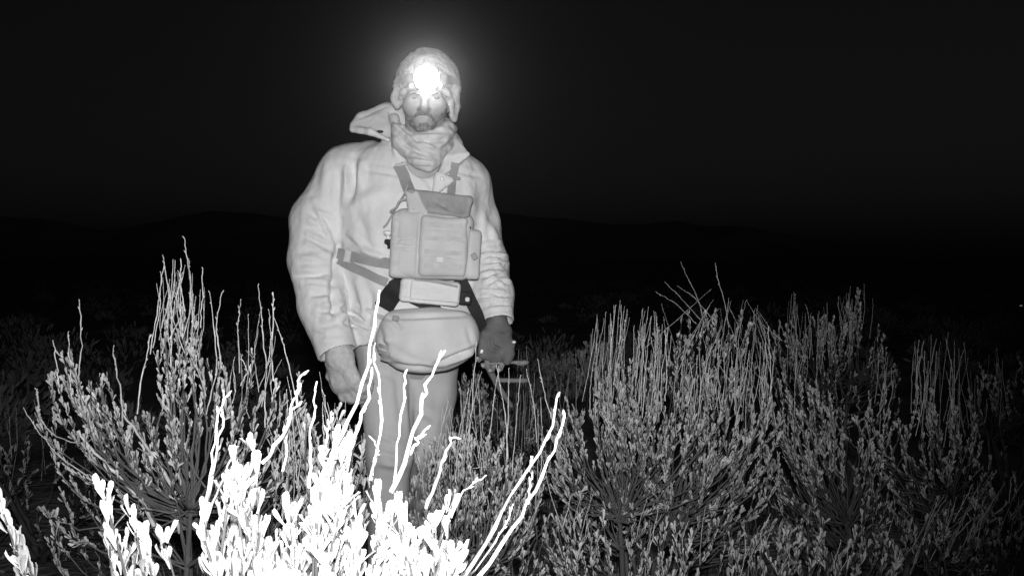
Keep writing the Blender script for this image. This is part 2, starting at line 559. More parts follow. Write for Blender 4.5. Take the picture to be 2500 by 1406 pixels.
# --- trousers
pp = []
for ch in ([(945, 855, 3.05, .100), (948, 960, 3.02, .089), (951, 1110, 2.975, .066), (945, 1200, 2.985, .060), (938, 1420, 3.0, .056), (938, 1520, 3.01, .058)],
           [(1046, 855, 3.07, .098), (1048, 960, 3.08, .078), (1047, 1110, 3.09, .058), (1036, 1210, 3.2, .055), (1026, 1405, 3.37, .054)]):
    for a, b in zip(ch, ch[1:]):
        pp.append((cone(P(*a[:3]), P(*b[:3]), a[3], b[3]), .02, 'add'))
pp.append((ell(P(1000, 830, 3.06), (.165, .135, .10)), .04, 'add'))
for foot in (P(938, 1530, 3.02), P(1026, 1415, 3.38)):
    pp.append((plane_cut((foot[0], foot[1], .105), (0, 0, -1), .14), 0, 'and'))
def fx_pants(v, q):
    v = wobble(v, q, .006, 14, 5, (1, 1, .35))
    return strokes(v, q, [(900, 905, 960, 940, .006, 10), (1000, 900, 1012, 1100, -.008, 9), (915, 1060, 985, 1085, .006, 8), (912, 1100, 990, 1120, -.007, 8),
                          (920, 1130, 985, 1140, .006, 8), (930, 940, 945, 1060, .005, 10), (965, 920, 985, 1050, -.005, 9), (1020, 1000, 1070, 1030, .005, 9)])
trousers, tv, tq = garment('trousers', pp, .0055, M['pants'], fx=fx_pants)

# --- boots
for foot in (P(938, 1530, 3.02), P(1026, 1415, 3.38)):
    x, y = foot[0], foot[1]
    bp = [(cone((x, y + .02, .20), (x, y + .025, .07), .052, .050), .02, 'add'), (cone((x, y + .03, .055), (x - .012, y - .15, .05), .05, .044), .02, 'add'),
          (plane_cut((x, y, .005), (0, 0, -1), .3), 0, 'and'), (plane_cut((x, y, .215), (0, 0, 1), .12), 0, 'and')]
    b_, _, _ = garment('boot', bp, .006, M['boot'], fx=lambda v, q: wobble(v, q, .002, 40, 9))
    so = [(box((x - .006, y - .06, .014), (.050, .15, .016), .012), 0, 'add')]
    garment('sole', so, .006, M['dark'], parent=b_)

# --- parka
SLEEVE_R = [(905, 402, 3.05, 58), (852, 430, 3.05, 76), (783, 540, 3.02, 71), (766, 640, 2.98, 61), (786, 750, 2.93, 53), (824, 862, 2.885, 47)]
SLEEVE_L = [(1095, 430, 3.06, 58), (1136, 452, 3.06, 62), (1165, 550, 3.07, 56), (1190, 640, 3.05, 51), (1202, 720, 2.98, 49), (1215, 790, 2.93, 42)]
pj = [(loft([(P(0, py, Yc)[2], P(cx, py, Yc)[0], Yc, hw * MPP, ry) for py, cx, hw, Yc, ry in (
        (345, 1028, 88, 3.035, .090), (365, 1018, 120, 3.04, .105), (400, 1005, 165, 3.045, .125), (440, 1000, 184, 3.045, .138), (480, 998, 186, 3.04, .147),
        (560, 998, 178, 3.035, .153), (650, 1000, 172, 3.04, .155), (740, 1004, 168, 3.045, .155), (800, 1007, 170, 3.05, .162), (834, 1008, 172, 3.05, .165))]), 0, 'add')]
for ch in (SLEEVE_R, SLEEVE_L):
    for a, b in zip(ch, ch[1:]):
        pj.append((cone(P(*a[:3]), P(*b[:3]), a[3] * MPP, b[3] * MPP), .022, 'add'))
# sleeve ends: cut straight and hollowed into a cuff
for ch in (SLEEVE_R, SLEEVE_L):
    a, b = P(*ch[-2][:3]), P(*ch[-1][:3]); d = (b - a) / np.linalg.norm(b - a)
    pj.append((plane_cut(b, d, .085), 0, 'and'))
    pj.append((cone(b - d * .03, b + d * .06, (ch[-1][3] - 8) * MPP, (ch[-1][3] - 6) * MPP), .004, 'cut'))
# hood thrown back, standing collar and lapels
H_ = lambda x, y, Y: P(x, y, Y)
for a, b, ra, rb in (((944, 270, 3.06), (885, 292, 3.03), 18, 15), ((885, 292, 3.03), (863, 306, 3.0), 15, 9), ((860, 316, 2.985), (905, 322, 2.955), 7, 7),
                     ((905, 322, 2.955), (948, 343, 2.935), 7, 6), ((925, 292, 3.05), (880, 308, 3.02), 20, 14), ((950, 290, 3.07), (1010, 300, 3.14), 38, 40), ((1010, 300, 3.14), (1085, 320, 3.12), 40, 34),
                     ((930, 300, 3.03), (965, 345, 2.99), 26, 24), ((1085, 320, 3.12), (1112, 355, 3.03), 28, 18)):
    pj.append((cone(H_(*a), H_(*b), ra * MPP, rb * MPP), .012, 'add'))
for t in (((945, 268, 3.03), (860, 308, 2.99), (948, 342, 2.945)), ((1098, 322, 3.03), (1143, 377, 2.945), (1090, 385, 2.94)), ((1143, 377, 2.945), (1090, 385, 2.94), (1066, 436, 2.905)), ((1143, 377, 2.945), (1066, 436, 2.905), (1120, 400, 2.95)),
          ((962, 365, 2.93), (985, 400, 2.915), (1048, 470, 2.90)), ((962, 365, 2.93), (990, 455, 2.905), (1048, 470, 2.90)),
          ((1068, 425, 2.905), (1062, 470, 2.895), (1105, 440, 2.91))):
    pj.append((tri(H_(*t[0]), H_(*t[1]), H_(*t[2]), .006), .005, 'add'))
pj.append((ell(P(1036, 385, 2.92), (.052, .06, .062)), .01, 'cut'))          # open throat
pj.append((cone(P(1052, 425, 2.90), P(1055, 462, 2.885), .012, .004), .006, 'cut'))
folds = [(764, 489, 823, 623, .005, 6), (752, 569, 798, 589, .006, 7), (749, 592, 803, 623, .006, 7), (739, 630, 805, 637, .006, 8), (715, 655, 800, 652, .004, 9),
         (828, 423, 826, 505, -.006, 7), (844, 413, 849, 470, .006, 6), (864, 385, 856, 490, -.009, 9), (882, 402, 880, 450, .009, 9), (846, 602, 949, 632, .007, 8),
         (854, 571, 905, 622, .006, 7), (898, 415, 974, 428, -.003, 5), (723, 674, 800, 670, -.007, 6), (762, 722, 812, 722, -.006, 6), (782, 760, 826, 760, -.006, 6),
         (738, 700, 800, 694, .005, 8), (836, 753, 913, 807, -.011, 6), (845, 785, 907, 812, -.009, 5), (840, 768, 910, 806, .010, 7), (873, 688, 893, 759, .007, 10),
         (838, 690, 850, 745, .006, 9), (905, 720, 900, 790, -.006, 8), (740, 530, 775, 545, .004, 9), (860, 500, 930, 470, .004, 14), (870, 520, 900, 590, -.005, 12),
         (760, 800, 850, 790, -.004, 8), (770, 835, 850, 828, .003, 8), (800, 400, 790, 480, .004, 12), (810, 690, 818, 780, -.012, 9), (825, 600, 815, 690, -.012, 9),
         (1120, 420, 1175, 432, -.003, 5), (1180, 510, 1178, 560, .010, 12), (1165, 560, 1172, 610, -.008, 9), (1195, 545, 1215, 590, .006, 9), (1150, 470, 1160, 540, .005, 12)]
rr = random.Random(4)
for k in range(15):
    y = 600 + k * 11.0 + rr.uniform(-4, 4)
    x0 = 1166 + rr.uniform(0, 34); x1 = 1250 - rr.uniform(0, 26); sl = rr.uniform(-10, 7); bow = rr.uniform(2, 9)
    if k in (3, 7, 11): x1 = x0 + 38
    amp = rr.uniform(.003, .0062)
    pts = [(x0 + (x1 - x0) * t, y + sl * t - bow * math.sin(math.pi * t)) for t in (0, .34, .67, 1)]
    folds += [(a[0], a[1], b[0], b[1], amp, rr.uniform(3.6, 5.4)) for a, b in zip(pts, pts[1:])]
for k in range(16):                                # soft creases over the other sleeve
    y = 520 + k * 19 + rr.uniform(-6, 6); x0 = rr.uniform(722, 770) + max(0, (y - 700) * .3); L = rr.uniform(28, 62)
    folds.append((x0, y, x0 + L, y + rr.uniform(-8, 16), rr.choice((-1, 1)) * rr.uniform(.002, .0042), rr.uniform(4.5, 8)))
def fx_jacket(v, q):
    v = wobble(v, q, .0045, 9, 21, (1, 1, .7))
    v = wobble(v, q, .0018, 30, 23, (1.3, 1, .6))
    return strokes(v, q, [(a, b, c, d, e * 1.3, f) for a, b, c, d, e, f in folds])
parka, jv, jq = garment('parka', pj, .0042, M['jacket'], fx=fx_jacket, it=2)
JB = bvh_of(jv, jq)

def ribbon(name, pts, w, th, material, parent, normals_=None, seg=6):
    """webbing strap through world points, w wide, th thick, lying across the camera's view"""
    pts = [np.array(p, float) for p in pts]
    path = []
    for i in range(len(pts) - 1):
        p0, p1, p2, p3 = pts[max(i - 1, 0)], pts[i], pts[i + 1], pts[min(i + 2, len(pts) - 1)]
        for t in np.linspace(0, 1, seg, endpoint=False):
            path.append(.5 * ((2 * p1) + (p2 - p0) * t + (2 * p0 - 5 * p1 + 4 * p2 - p3) * t * t + (3 * p1 - p0 - 3 * p2 + p3) * t ** 3))
    path.append(pts[-1])
    v, f = [], []
    for i, p in enumerate(path):
        d = path[min(i + 1, len(path) - 1)] - path[max(i - 1, 0)]; d /= np.linalg.norm(d) + 1e-9
        nr = normals_(p) if normals_ else np.array([0, -1, 0.])
        s_ = np.cross(d, nr); s_ /= np.linalg.norm(s_) + 1e-9
        nr = np.cross(s_, d)
        for a, b in ((-1, -1), (1, -1), (1, 1), (-1, 1)):
            v.append(p + s_ * a * w / 2 + nr * b * th / 2)
        if i:
            o = 4 * (i - 1)
            for k in range(4):
                f.append((o + k, o + (k + 1) % 4, o + 4 + (k + 1) % 4, o + 4 + k))
    f.append((3, 2, 1, 0)); e = 4 * (len(path) - 1); f.append((e, e + 1, e + 2, e + 3))
    me = mesh_np(name, np.array(v), f, False)
    return link(name, me, material, parent)

def on(px, py, off=.004, dflt=2.92):
    return P(px, py, hit(JB, px, py, dflt) - off)

# parka trimmings: zip slider, toggles on the hem, zip placket
o, _, _ = garment('snap_button', [(ell(on(1079, 437, .003), (.007, .004, .007)), 0, 'add')], .002, M['metal'], parent=parka)
o, _, _ = garment('cord_toggle', [(ell(on(927, 322, .004, 2.94), (.012, .006, .005)), 0, 'add')], .002, M['black'], parent=parka)

# --- scarf
ps = []
def ring(cy, drop, rx, r, cx=1033, Yc=3.0, ry=.105, tilt=0.0):
    pts = []
    for k in range(25):
        a = 2 * math.pi * k / 24
        fr = max(0, math.sin(a))
        c_ = P(cx + rx * math.cos(a), cy + drop * fr ** 1.5 + tilt * math.cos(a), Yc - ry * math.sin(a))
        pts.append(c_)
    for a, b in zip(pts, pts[1:]):
        ps.append((cone(a, b, r * MPP, r * MPP), .006, 'add'))
ring(312, 22, 60, 13, 1034, 3.0, .092, -6)
ring(322, 30, 66, 15, 1032, 3.0, .100, -10)
ring(330, 34, 66, 16, 1030, 3.0, .108, -12)
ring(342, 42, 62, 16, 1031, 3.0, .112, 6)
ring(350, 46, 54, 15, 1034, 3.0, .108, 2)
ps.append((cone(P(962, 290, 2.98), P(978, 345, 2.92), .018, .022), .01, 'add'))
ps.append((cone(P(978, 345, 2.92), P(1035, 395, 2.895), .02, .02), .012, 'add'))
ps.append((ell(P(1036, 388, 2.915), (.052, .035, .030)), .012, 'add'))
ps.append((cone(P(1020, 405, 2.905), P(1045, 412, 2.90), .014, .012), .01, 'add'))
def fx_scarf(v, q):
    v = wobble(v, q, .004, 22, 41, (1, 1, 2.2))
    return strokes(v, q, [(962, 305, 1025, 362, .008, 5), (1025, 350, 1075, 368, .008, 5), (1000, 334, 1095, 331, .006, 5), (993, 377, 1060, 392, .006, 5), (985, 352, 1040, 380, -.006, 5),
                          (1040, 345, 1100, 345, -.006, 5), (1010, 398, 1062, 403, .005, 4), (970, 330, 1005, 372, -.006, 5), (1070, 360, 1098, 340, .006, 5)])
scarf, sv, sq = garment('scarf', ps, .0038, M['scarf'], fx=fx_scarf)

# --- hat with ear flaps
ph = [(ell(P(1045, 207, YH + .012), (.0985, .116, .108)), 0, 'add'),
      (plane_cut(P(1045, 262, YH), (0, -.15, -1), .3), 0, 'and'),
      (cone(P(973, 212, YH - .03), P(964, 240, YH - .035), .013, .012), .02, 'add'), (cone(P(962, 240, YH - .035), P(969, 260, YH - .03), .011, .010), .016, 'add'),
      (cone(P(1112, 215, YH - .03), P(1110, 262, YH - .04), .014, .013), .02, 'add'), (cone(P(1111, 262, YH - .04), P(1107, 290, YH - .045), .013, .011), .014, 'add'),
      (ell(P(1038, 276, YH - .135), (.074, .120, .070)), .008, 'cut')]
brim = [(975, 240, YH - .062), (984, 224, YH - .085), (1004, 212, YH - .102), (1038, 207, YH - .110), (1074, 212, YH - .102), (1094, 226, YH - .085), (1101, 250, YH - .066), (1102, 280, YH - .06)]
for a, b in zip(brim, brim[1:]):
    ph.append((cone(P(*a), P(*b), .0085, .0085), .012, 'add'))
def fx_hat(v, q):
    v = wobble(v, q, .0024, 26, 51)
    v = wobble(v, q, .0018, 85, 55)
    return strokes(v, q, [(975, 200, 1010, 195, .004, 6), (985, 170, 1020, 155, .004, 7), (1075, 165, 1115, 195, -.004, 6), (1080, 205, 1122, 215, .004, 6), (1090, 230, 1118, 250, .003, 6), (1000, 140, 1070, 135, .003, 8)])
hat, hv, hq = garment('hat', ph, .0038, M['hat'], fx=fx_hat, it=1)
HB = bvh_of(hv, hq)

# --- beard and moustache
BB = bvh_of(bv, bq)
def face(px, py, off=0.0): return P(px, py, hit(BB, px, py, YH - .08) + off)
pb = []
for a, b, r0, r1 in (((1032, 277), (1018, 280), .0050, .0050), ((1018, 280), (1008, 290), .005, .0045), ((1008, 290), (1005, 304), .0045, .006), ((1034, 277), (1048, 281), .0050, .005),
                     ((1048, 281), (1057, 291), .005, .0045), ((1057, 291), (1060, 304), .0045, .006), ((1006, 304), (1020, 314), .006, .008), ((1060, 304), (1048, 314), .006, .008), ((1020, 314), (1048, 314), .009, .009), ((1026, 305), (1042, 305), .006, .006),
                     ((1010, 305), (994, 292), .005, .003), ((1060, 304), (1080, 285), .005, .004), ((1080, 285), (1091, 264), .004, .003), ((994, 292), (985, 262), .003, .003)):
    pb.append((cone(face(*a), face(*b), r0, r1), .004, 'add'))
for bx_ in (((999, 232), (1012, 228)), ((1012, 228), (1024, 232)), ((1055, 232), (1066, 228)), ((1066, 228), (1080, 231))):
    garment('eyebrow', [(cone(face(*bx_[0]), face(*bx_[1]), .0028, .0032), 0, 'add')], .0018, M['beard'])
beard, _, _ = garment('beard', pb, .0022, M['beard'], fx=lambda v, q: wobble(v, q, .0012, 220, 61), it=1)

# --- gloves
pg = [(cone(a, b, ra + .007, rb + .007), .010, 'add') for a, b, ra, rb in r_palm] + [(cone(a, b, ra + .0065, rb + .0070), .013, 'add') for a, b, ra, rb in r_fin]
d_ = RD / np.linalg.norm(RD)
pg.append((cone(RW - d_ * .012, RW + d_ * .018, .036, .043), .012, 'add'))
garment('glove', pg, .0032, M['glove'], fx=lambda v, q: wobble(v, q, .0016, 45, 71), it=1)
pg = [(cone(a, b, ra + .008, rb + .010), .012, 'add') for a, b, ra, rb in l_palm] + [(cone(a, a + (b - a) * .55, ra + .006, rb + .007), .008, 'add') for a, b, ra, rb in l_fin if ra > .0090 and ra < .0096]
pg += [(cone(a, b, ra + .005, rb + .005), .006, 'add') for a, b, ra, rb in l_fin[12:]]
d_ = LD / np.linalg.norm(LD)
pg += [(cone(LW - d_ * .010, LW + d_ * .02, .030, .040), .012, 'add'), (box(P(1206, 842, 2.905), (.046, .022, .045), .018, 0, R(4)), .012, 'add'),
       (ell(P(1183, 838, 2.895), (.015, .012, .028)), .008, 'add')]
mit, mv, mq = garment('glove', pg, .0032, M['mitten'], fx=lambda v, q: strokes(wobble(v, q, .002, 35, 73), q, [(1200, 828, 1203, 846, -.008, 4), (1206, 846, 1218, 852, -.010, 4), (1215, 815, 1235, 822, .004, 6)]), it=1)
mit['label'] = 'dark fleece mitten with fingertips left bare'
garment('toggle', [(ell(P(1255, 835, 2.89), (.0065, .005, .005)), 0, 'add'), (cone(P(1240, 828, 2.90), P(1255, 835, 2.893), .0022, .0022), .002, 'add')], .0017, M['metal'], parent=mit)
garment('buckle', [(box(P(1176, 858, 2.868), (.0045, .003, .006), .001, 0, R(20)), 0, 'add')], .0015, M['metal'], parent=mit)

# ------------------------------------------------------------------ things worn over the parka
def thing(name, label, cat, px, py, Y):
    p = P(px, py, Y)
    return tag(empty(name, tuple(float(t) for t in p)), label, cat)

def soft(name, c, hs, rd, material, parent, yaw=0, roll=0, pitch=0, bulge=0, h=.003, fx=None):
    return garment(name, [(box(c, hs, rd, yaw, roll, pitch, bulge), 0, 'add')], h, material, parent, fx or (lambda v, q: wobble(v, q, .0014, 30, 81)), 2)

yc = min(hit(JB, x, y) for x in (985, 1050, 1120) for y in (520, 600, 660))
CY = yc - .030
chest = thing('chest_pack', 'grey nylon chest harness pack strapped over the front of the parka', 'chest pack', 1055, 680, CY)
RO = R(3.2); YW = R(7)
soft('main_pouch', P(1056, 600, CY), (.112, .040, .098), .026, M['pack'], chest, YW, RO, 0, .006,
     fx=lambda v, q: strokes(wobble(v, q, .0045, 13, 83), q, [(1026, 530, 1018, 668, -.006, 5), (1035, 535, 1028, 660, .004, 6), (960, 585, 1012, 580, -.003, 3), (960, 600, 1010, 602, -.003, 3),
        (1060, 550, 1085, 556, .003, 4), (1090, 580, 1135, 590, -.003, 3), (1070, 632, 1092, 635, .003, 5), (1040, 660, 1140, 668, -.005, 6), (1075, 560, 1130, 562, .003, 4)]))
sp = soft('side_pocket', P(986, 598, CY - .030), (.038, .016, .094), .014, M['pack'], chest, YW, RO, 0, .003,
     fx=lambda v, q: strokes(wobble(v, q, .004, 15, 85), q, [(958, 572, 1014, 570, -.0035, 3), (958, 592, 1014, 593, -.0035, 3), (962, 522, 1010, 528, -.004, 4)]))
fp = soft('front_pocket', P(1083, 602, CY - .033), (.068, .014, .086), .013, M['pack'], chest, YW, RO, 0, .004,
     fx=lambda v, q: strokes(wobble(v, q, .004, 15, 87), q, [(1088, 578, 1136, 588, -.0035, 3), (1058, 548, 1085, 553, .003, 4), (1036, 628, 1132, 640, -.003, 3), (1040, 566, 1128, 572, .002, 5)]))
soft('wing_pocket', P(1150, 622, CY + .012), (.022, .032, .072), .012, M['pack'], chest, R(22), RO, 0, .003)
soft('label_patch', P(1074, 634, CY - .053), (.011, .003, .008), .0015, M['belt_light'], chest, YW, RO, h=.0015)
SB, FB = bvh_of(sp[1], sp[2]), bvh_of(fp[1], fp[2])
for wy in (550, 583, 616, 650):
    ribbon('webbing', [P(x, wy + (x - 1083) * .055, hit(FB, x, wy + (x - 1083) * .055, CY - .045) - .001) for x in (1036, 1052, 1068, 1084, 1100, 1116, 1130)], .013, .003, M['pack_web'], chest)
for wy in (538, 573, 608, 643):
    ribbon('webbing', [P(x, wy + (x - 986) * .055, hit(SB, x, wy + (x - 986) * .055, CY - .04) - .001) for x in (960, 970, 980, 990, 1000, 1010)], .012, .003, M['pack_web'], chest)
# loose folded lid on top
pl = [(tri(P(1000, 468, CY - .005), P(1150, 490, CY - .02), P(1130, 528, CY - .035), .0055), .006, 'add'), (tri(P(1000, 468, CY - .005), P(1130, 528, CY - .035), P(1046, 514, CY - .03), .0055), .006, 'add'),
      (tri(P(1046, 510, CY - .03), P(1133, 527, CY - .036), P(1085, 495, CY + .02), .0055), .006, 'add'), (cone(P(1000, 468, CY - .004), P(1146, 488, CY - .018), .0085, .0095), .006, 'add'),
      (cone(P(1146, 488, CY - .018), P(1140, 526, CY - .03), .0105, .009), .008, 'add')]
garment('lid', pl, .003, M['pack_dark'], chest, lambda v, q: strokes(wobble(v, q, .003, 30, 89), q, [(1060, 492, 1120, 520, -.006, 5), (1090, 505, 1120, 518, .006, 5)]), 1)
pl = [(tri(P(994, 470, CY - .006), P(1040, 520, CY - .034), P(1002, 515, CY - .034), .006), .006, 'add'), (tri(P(994, 470, CY - .006), P(1016, 472, CY - .012), P(1040, 520, CY - .034), .006), .006, 'add')]
garment('lid_wing', pl, .003, M['pack'], chest, lambda v, q: wobble(v, q, .002, 30, 91), 1)
# straps
def strap(parent, name, pix, w, material, off=.005, th=.003):
    return ribbon(name, [on(x, y, off) for x, y in pix], w, th, material, parent)
ribbon('shoulder_strap', [on(972, 402, .008), on(984, 425, .010), on(992, 448, .012), P(1002, 472, CY)], .033, .005, M['pack_dark'], chest)
ribbon('shoulder_strap', [on(1112, 398, .008), on(1106, 430, .010), on(1103, 455, .012), P(1100, 490, CY + .004)], .024, .004, M['pack_dark'], chest)
garment('strap_buckle', [(box(on(1108, 434, .012), (.020, .004, .005), .002, 0, R(8)), 0, 'add')], .002, M['pack_dark'], chest)
garment('strap_buckle', [(cone(on(968, 404, .014), on(990, 400, .014), .005, .005), 0, 'add')], .002, M['pack'], chest)
ribbon('cord', [P(996, 452, CY - .01), P(984, 480, CY - .01), on(962, 515, .012), on(946, 545, .010), on(936, 556, .008)], .006, .004, M['pack_dark'], chest)
ribbon('cord', [P(995, 486, CY - .01), P(975, 492, CY - .01), P(968, 506, CY - .012), P(954, 517, CY - .014), P(980, 518, CY - .03), P(1012, 512, CY - .036)], .006, .005, M['pack_dark'], chest)
strap(chest, 'side_strap', [(824, 618), (850, 624), (880, 630), (915, 638), (955, 644)], .032, M['pack_dark'], .006)
strap(chest, 'side_strap', [(826, 634), (860, 652), (890, 665), (920, 680), (945, 690)], .026, M['pack_dark'], .006)
garment('strap_slider', [(box(on(850, 624, .010), (.012, .0035, .021), .002, 0, R(12)), 0, 'add')], .002, M['glove'], chest)
for sx, sy in ((946, 568), (948, 590)):
    garment('cord_lock', [(cone(P(sx - 4, sy, CY - .02), P(sx + 4, sy + 1, CY - .02), .0075, .0075), 0, 'add'), (box(P(sx + 1, sy + 10, CY - .02), (.004, .004, .008), .002), .003, 'add')], .002, M['black'] if sy > 580 else M['metal'], chest)
garment('strap_slider', [(box(P(1158, 626, CY - .03), (.008, .004, .010), .002, 0, R(-30)), 0, 'add')], .002, M['pack_dark'], chest)
garment('toggle', [(ell(P(1147, 556, CY - .02), (.004, .004, .007)), 0, 'add')], .0016, M['black'], chest)

# belt pouch on black webbing
yb = min(hit(JB, x, y) for x in (990, 1050, 1110) for y in (700, 730)); BY = yb - .022
belt = thing('waist_pouch', 'small pale box-shaped waist pouch on wide black belt, below the chest pack', 'waist pouch', 1050, 745, BY)
soft('pouch_body', P(1050, 712, BY), (.088, .030, .036), .014, M['belt_light'], belt, R(6), R(5), 0, .004,
     fx=lambda v, q: strokes(wobble(v, q, .0015, 30, 93), q, [(985, 728, 1118, 742, -.004, 3), (990, 690, 1118, 702, -.003, 3), (1000, 690, 998, 725, -.003, 3)]))
soft('pouch_panel', P(1062, 712, BY - .031), (.070, .006, .028), .004, M['belt_light'], belt, R(6), R(5), 0, .002, .002)
ribbon('zip_flap', [P(1012, 684, BY - .034), P(1060, 688, BY - .036), P(1118, 700, BY - .03)], .007, .004, M['pack_dark'], belt)
ribbon('belt_strap', [on(936, 752, .010), on(950, 728, .014), P(968, 706, BY), P(988, 690, BY + .012)], .058, .006, M['black'], belt)
ribbon('belt_strap', [on(962, 680, .008), on(970, 692, .012), P(985, 702, BY + .01)], .036, .006, M['black'], belt)
ribbon('belt_strap', [P(1120, 678, BY + .016), P(1134, 700, BY + .012), P(1150, 735, BY + .02), P(1166, 768, BY + .03), P(1178, 805, BY + .05)], .034, .006, M['black'], belt)
ribbon('belt_strap', [P(988, 724, BY - .004), P(1020, 738, BY - .006), P(1046, 748, BY - .006), P(1075, 744, BY)], .022, .005, M['black'], belt)
soft('buckle', P(1136, 728, BY - .006), (.019, .008, .019), .004, M['black'], belt, R(10), R(6), h=.002)
soft('buckle_stud', P(1141, 731, BY - .018), (.006, .004, .006), .003, M['belt_light'], belt, h=.0015)

# bag across the hips
ym = min(hit(JB, x, y) for x in (960, 1040, 1120) for y in (760, 800)); MY = ym - .045
muff = thing('hip_bag', 'large plump pale cloth bag slung across the hips below the waist pouch', 'bag', 1045, 900, MY)
pm = [(ell(P(1010, 832, MY), (.112, .062, .080), 0, R(6)), 0, 'add'), (ell(P(1085, 825, MY + .004), (.104, .060, .078), 0, R(-6)), .05, 'add'), (ell(P(1044, 850, MY), (.12, .055, .062)), .04, 'add'),
      (box(P(1046, 800, MY), (.125, .04, .045), .03, 0, R(1)), .04, 'add')]
garment('bag_body', pm, .004, M['muff'], muff, lambda v, q: strokes(wobble(v, q, .004, 13, 95), q,
    [(935, 778, 1140, 770, -.005, 5), (925, 800, 945, 870, -.006, 7), (940, 860, 1010, 890, .005, 8), (1060, 890, 1160, 850, -.007, 5), (1090, 888, 1158, 862, .006, 6), (950, 775, 975, 800, -.006, 6), (960, 890, 1080, 902, -.006, 5),
     (930, 830, 960, 830, .005, 8), (1140, 800, 1155, 845, -.004, 6), (1000, 800, 1005, 860, .003, 14)]), 2)
for (x0, x1, yy) in ((925, 948, 846), (926, 952, 862), (930, 955, 878)):
    ribbon('lacing', [P(x0, yy - 4, MY - .045), P((x0 + x1) / 2, yy, MY - .056), P(x1, yy + 3, MY - .058)], .009, .004, M['pack_dark'], muff)
garment('pull_tab', [(box(P(966, 777, MY - .058), (.010, .004, .008), .003, 0, R(15)), 0, 'add')], .002, M['pack_dark'], muff)
# the strap that carries it round the hips
ribbon('hip_strap', [P(938, 776, MY + .012), on(920, 770, .010), on(900, 757, .008), on(868, 742, .006)], .012, .003, M['belt_light'], muff)

# headlamp
hy = hit(HB, 1041, 190)
lamp = thing('headlamp', 'lit round headlamp glaring on the front of the fleece hat', 'headlamp', 1041, 220, hy - .02)
soft('housing', P(1041, 191, hy - .008), (.036, .016, .034), .014, M['pack'], lamp, 0, 0, 0, .003, .0025)
lc = P(1041, 190, hy - .030)
def disc(name, c, r, depth, material, parent, dome=.006):
    v, f = [], []
    N = 32
    for k, (rr_, yy) in enumerate(((r, depth), (r, 0), (r * .8, -dome * .6), (r * .4, -dome), (0.0005, -dome * 1.1))):
        for i in range(N):
            a = 2 * math.pi * i / N
            v.append((c[0] + rr_ * math.cos(a), c[1] + yy, c[2] + rr_ * math.sin(a)))
        if k:
            for i in range(N):
                f.append(((k - 1) * N + i, (k - 1) * N + (i + 1) % N, k * N + (i + 1) % N, k * N + i))
    f.append(tuple(range(4 * N, 5 * N)))
    return link(name, mesh_np(name, np.array(v), f), material, parent)
disc('lens', lc, .036, .014, emission('lamp_glow', 15.0), lamp)
strap_pts = []
for x, y in ((968, 208), (978, 196), (992, 192), (1008, 190)): strap_pts.append(P(x, y, hit(HB, x, y, YH) - .004))
ribbon('head_strap', strap_pts, .026, .003, M['pack_dark'], lamp)
strap_pts = [P(x, y, hit(HB, x, y, YH) - .004) for x, y in ((1074, 190), (1090, 194), (1105, 198), (1118, 204))]
ribbon('head_strap', strap_pts, .026, .003, M['pack_dark'], lamp)
hl = bpy.data.lights.new('headlamp_beam', 'SPOT')
hl.energy = 1500.0; hl.spot_size = R(56); hl.spot_blend = 1.0; hl.shadow_soft_size = .02
hlo = bpy.data.objects.new('headlamp_beam', hl); COL.objects.link(hlo)
hlo.parent = lamp
hlo.location = Vector(P(1041, 190, hy - .055)) - Vector(lamp.location)
dv = Vector(_c) + Vector((0, 0, .35)) - Vector(P(1041, 190, hy - .055))
hlo.rotation_euler = dv.to_track_quat('-Z', 'Y').to_euler()

# thin-barred object in the hand
trip = thing('handheld_gear', 'small grey object of thin bars held under the dark mitten', 'handheld object', 1225, 960, 2.93)
garment('rod', [(cone(P(1176, 889, 2.872), P(1262, 884, 2.90), .0048, .0048), 0, 'add'), (ell(P(1276, 886, 2.905), (.020, .008, .0085), 0, R(-8)), .012, 'add')], .0025, M['pole'], trip)
garment('bar', [(cone(P(1190, 892, 2.89), P(1212, 935, 2.93), .010, .009), .004, 'add'), (cone(P(1212, 935, 2.93), P(1248, 990, 2.97), .009, .007), .004, 'add')], .003, M['pole'], trip)
garment('bar', [(cone(P(1212, 928, 2.93), P(1284, 929, 2.96), .0075, .0075), 0, 'add')], .003, M['pole'], trip)

# ------------------------------------------------------------------ sagebrush
def leaf_template(kind=0):
    L = [(0.00, .03), (.22, .06), (.45, .095), (.68, .14), (.86, .16)]
    v = []
    for t, w in L:
        cup = .10 * w
        v += [(-w, t, cup), (0, t, -.04), (w, t, cup)]
    v += [(-.11, 1.0, .02), (0, 1.04 if kind == 0 else .97, -.06), (.11, 1.0, .02)]
    v = np.array(v, float)
    v[:, 2] += -.22 * v[:, 1] ** 2 * (1 if kind == 0 else -.6)
    f = []
    for i in range(5):
        a = 3 * i
        f += [(a, a + 1, a + 4), (a, a + 4, a + 3), (a + 1, a + 2, a + 5), (a + 1, a + 5, a + 4)]
    return v, np.array(f)

LEAF = [leaf_template(0), leaf_template(1)]
LEAF_ME = []
for k in (0, 1):
    me = mesh_np('leaf', LEAF[k][0], LEAF[k][1]); LEAF_ME.append(me)
LEAF_BY = {}

def unit(a): return a / np.maximum(np.linalg.norm(a, axis=-1, keepdims=True), 1e-9)

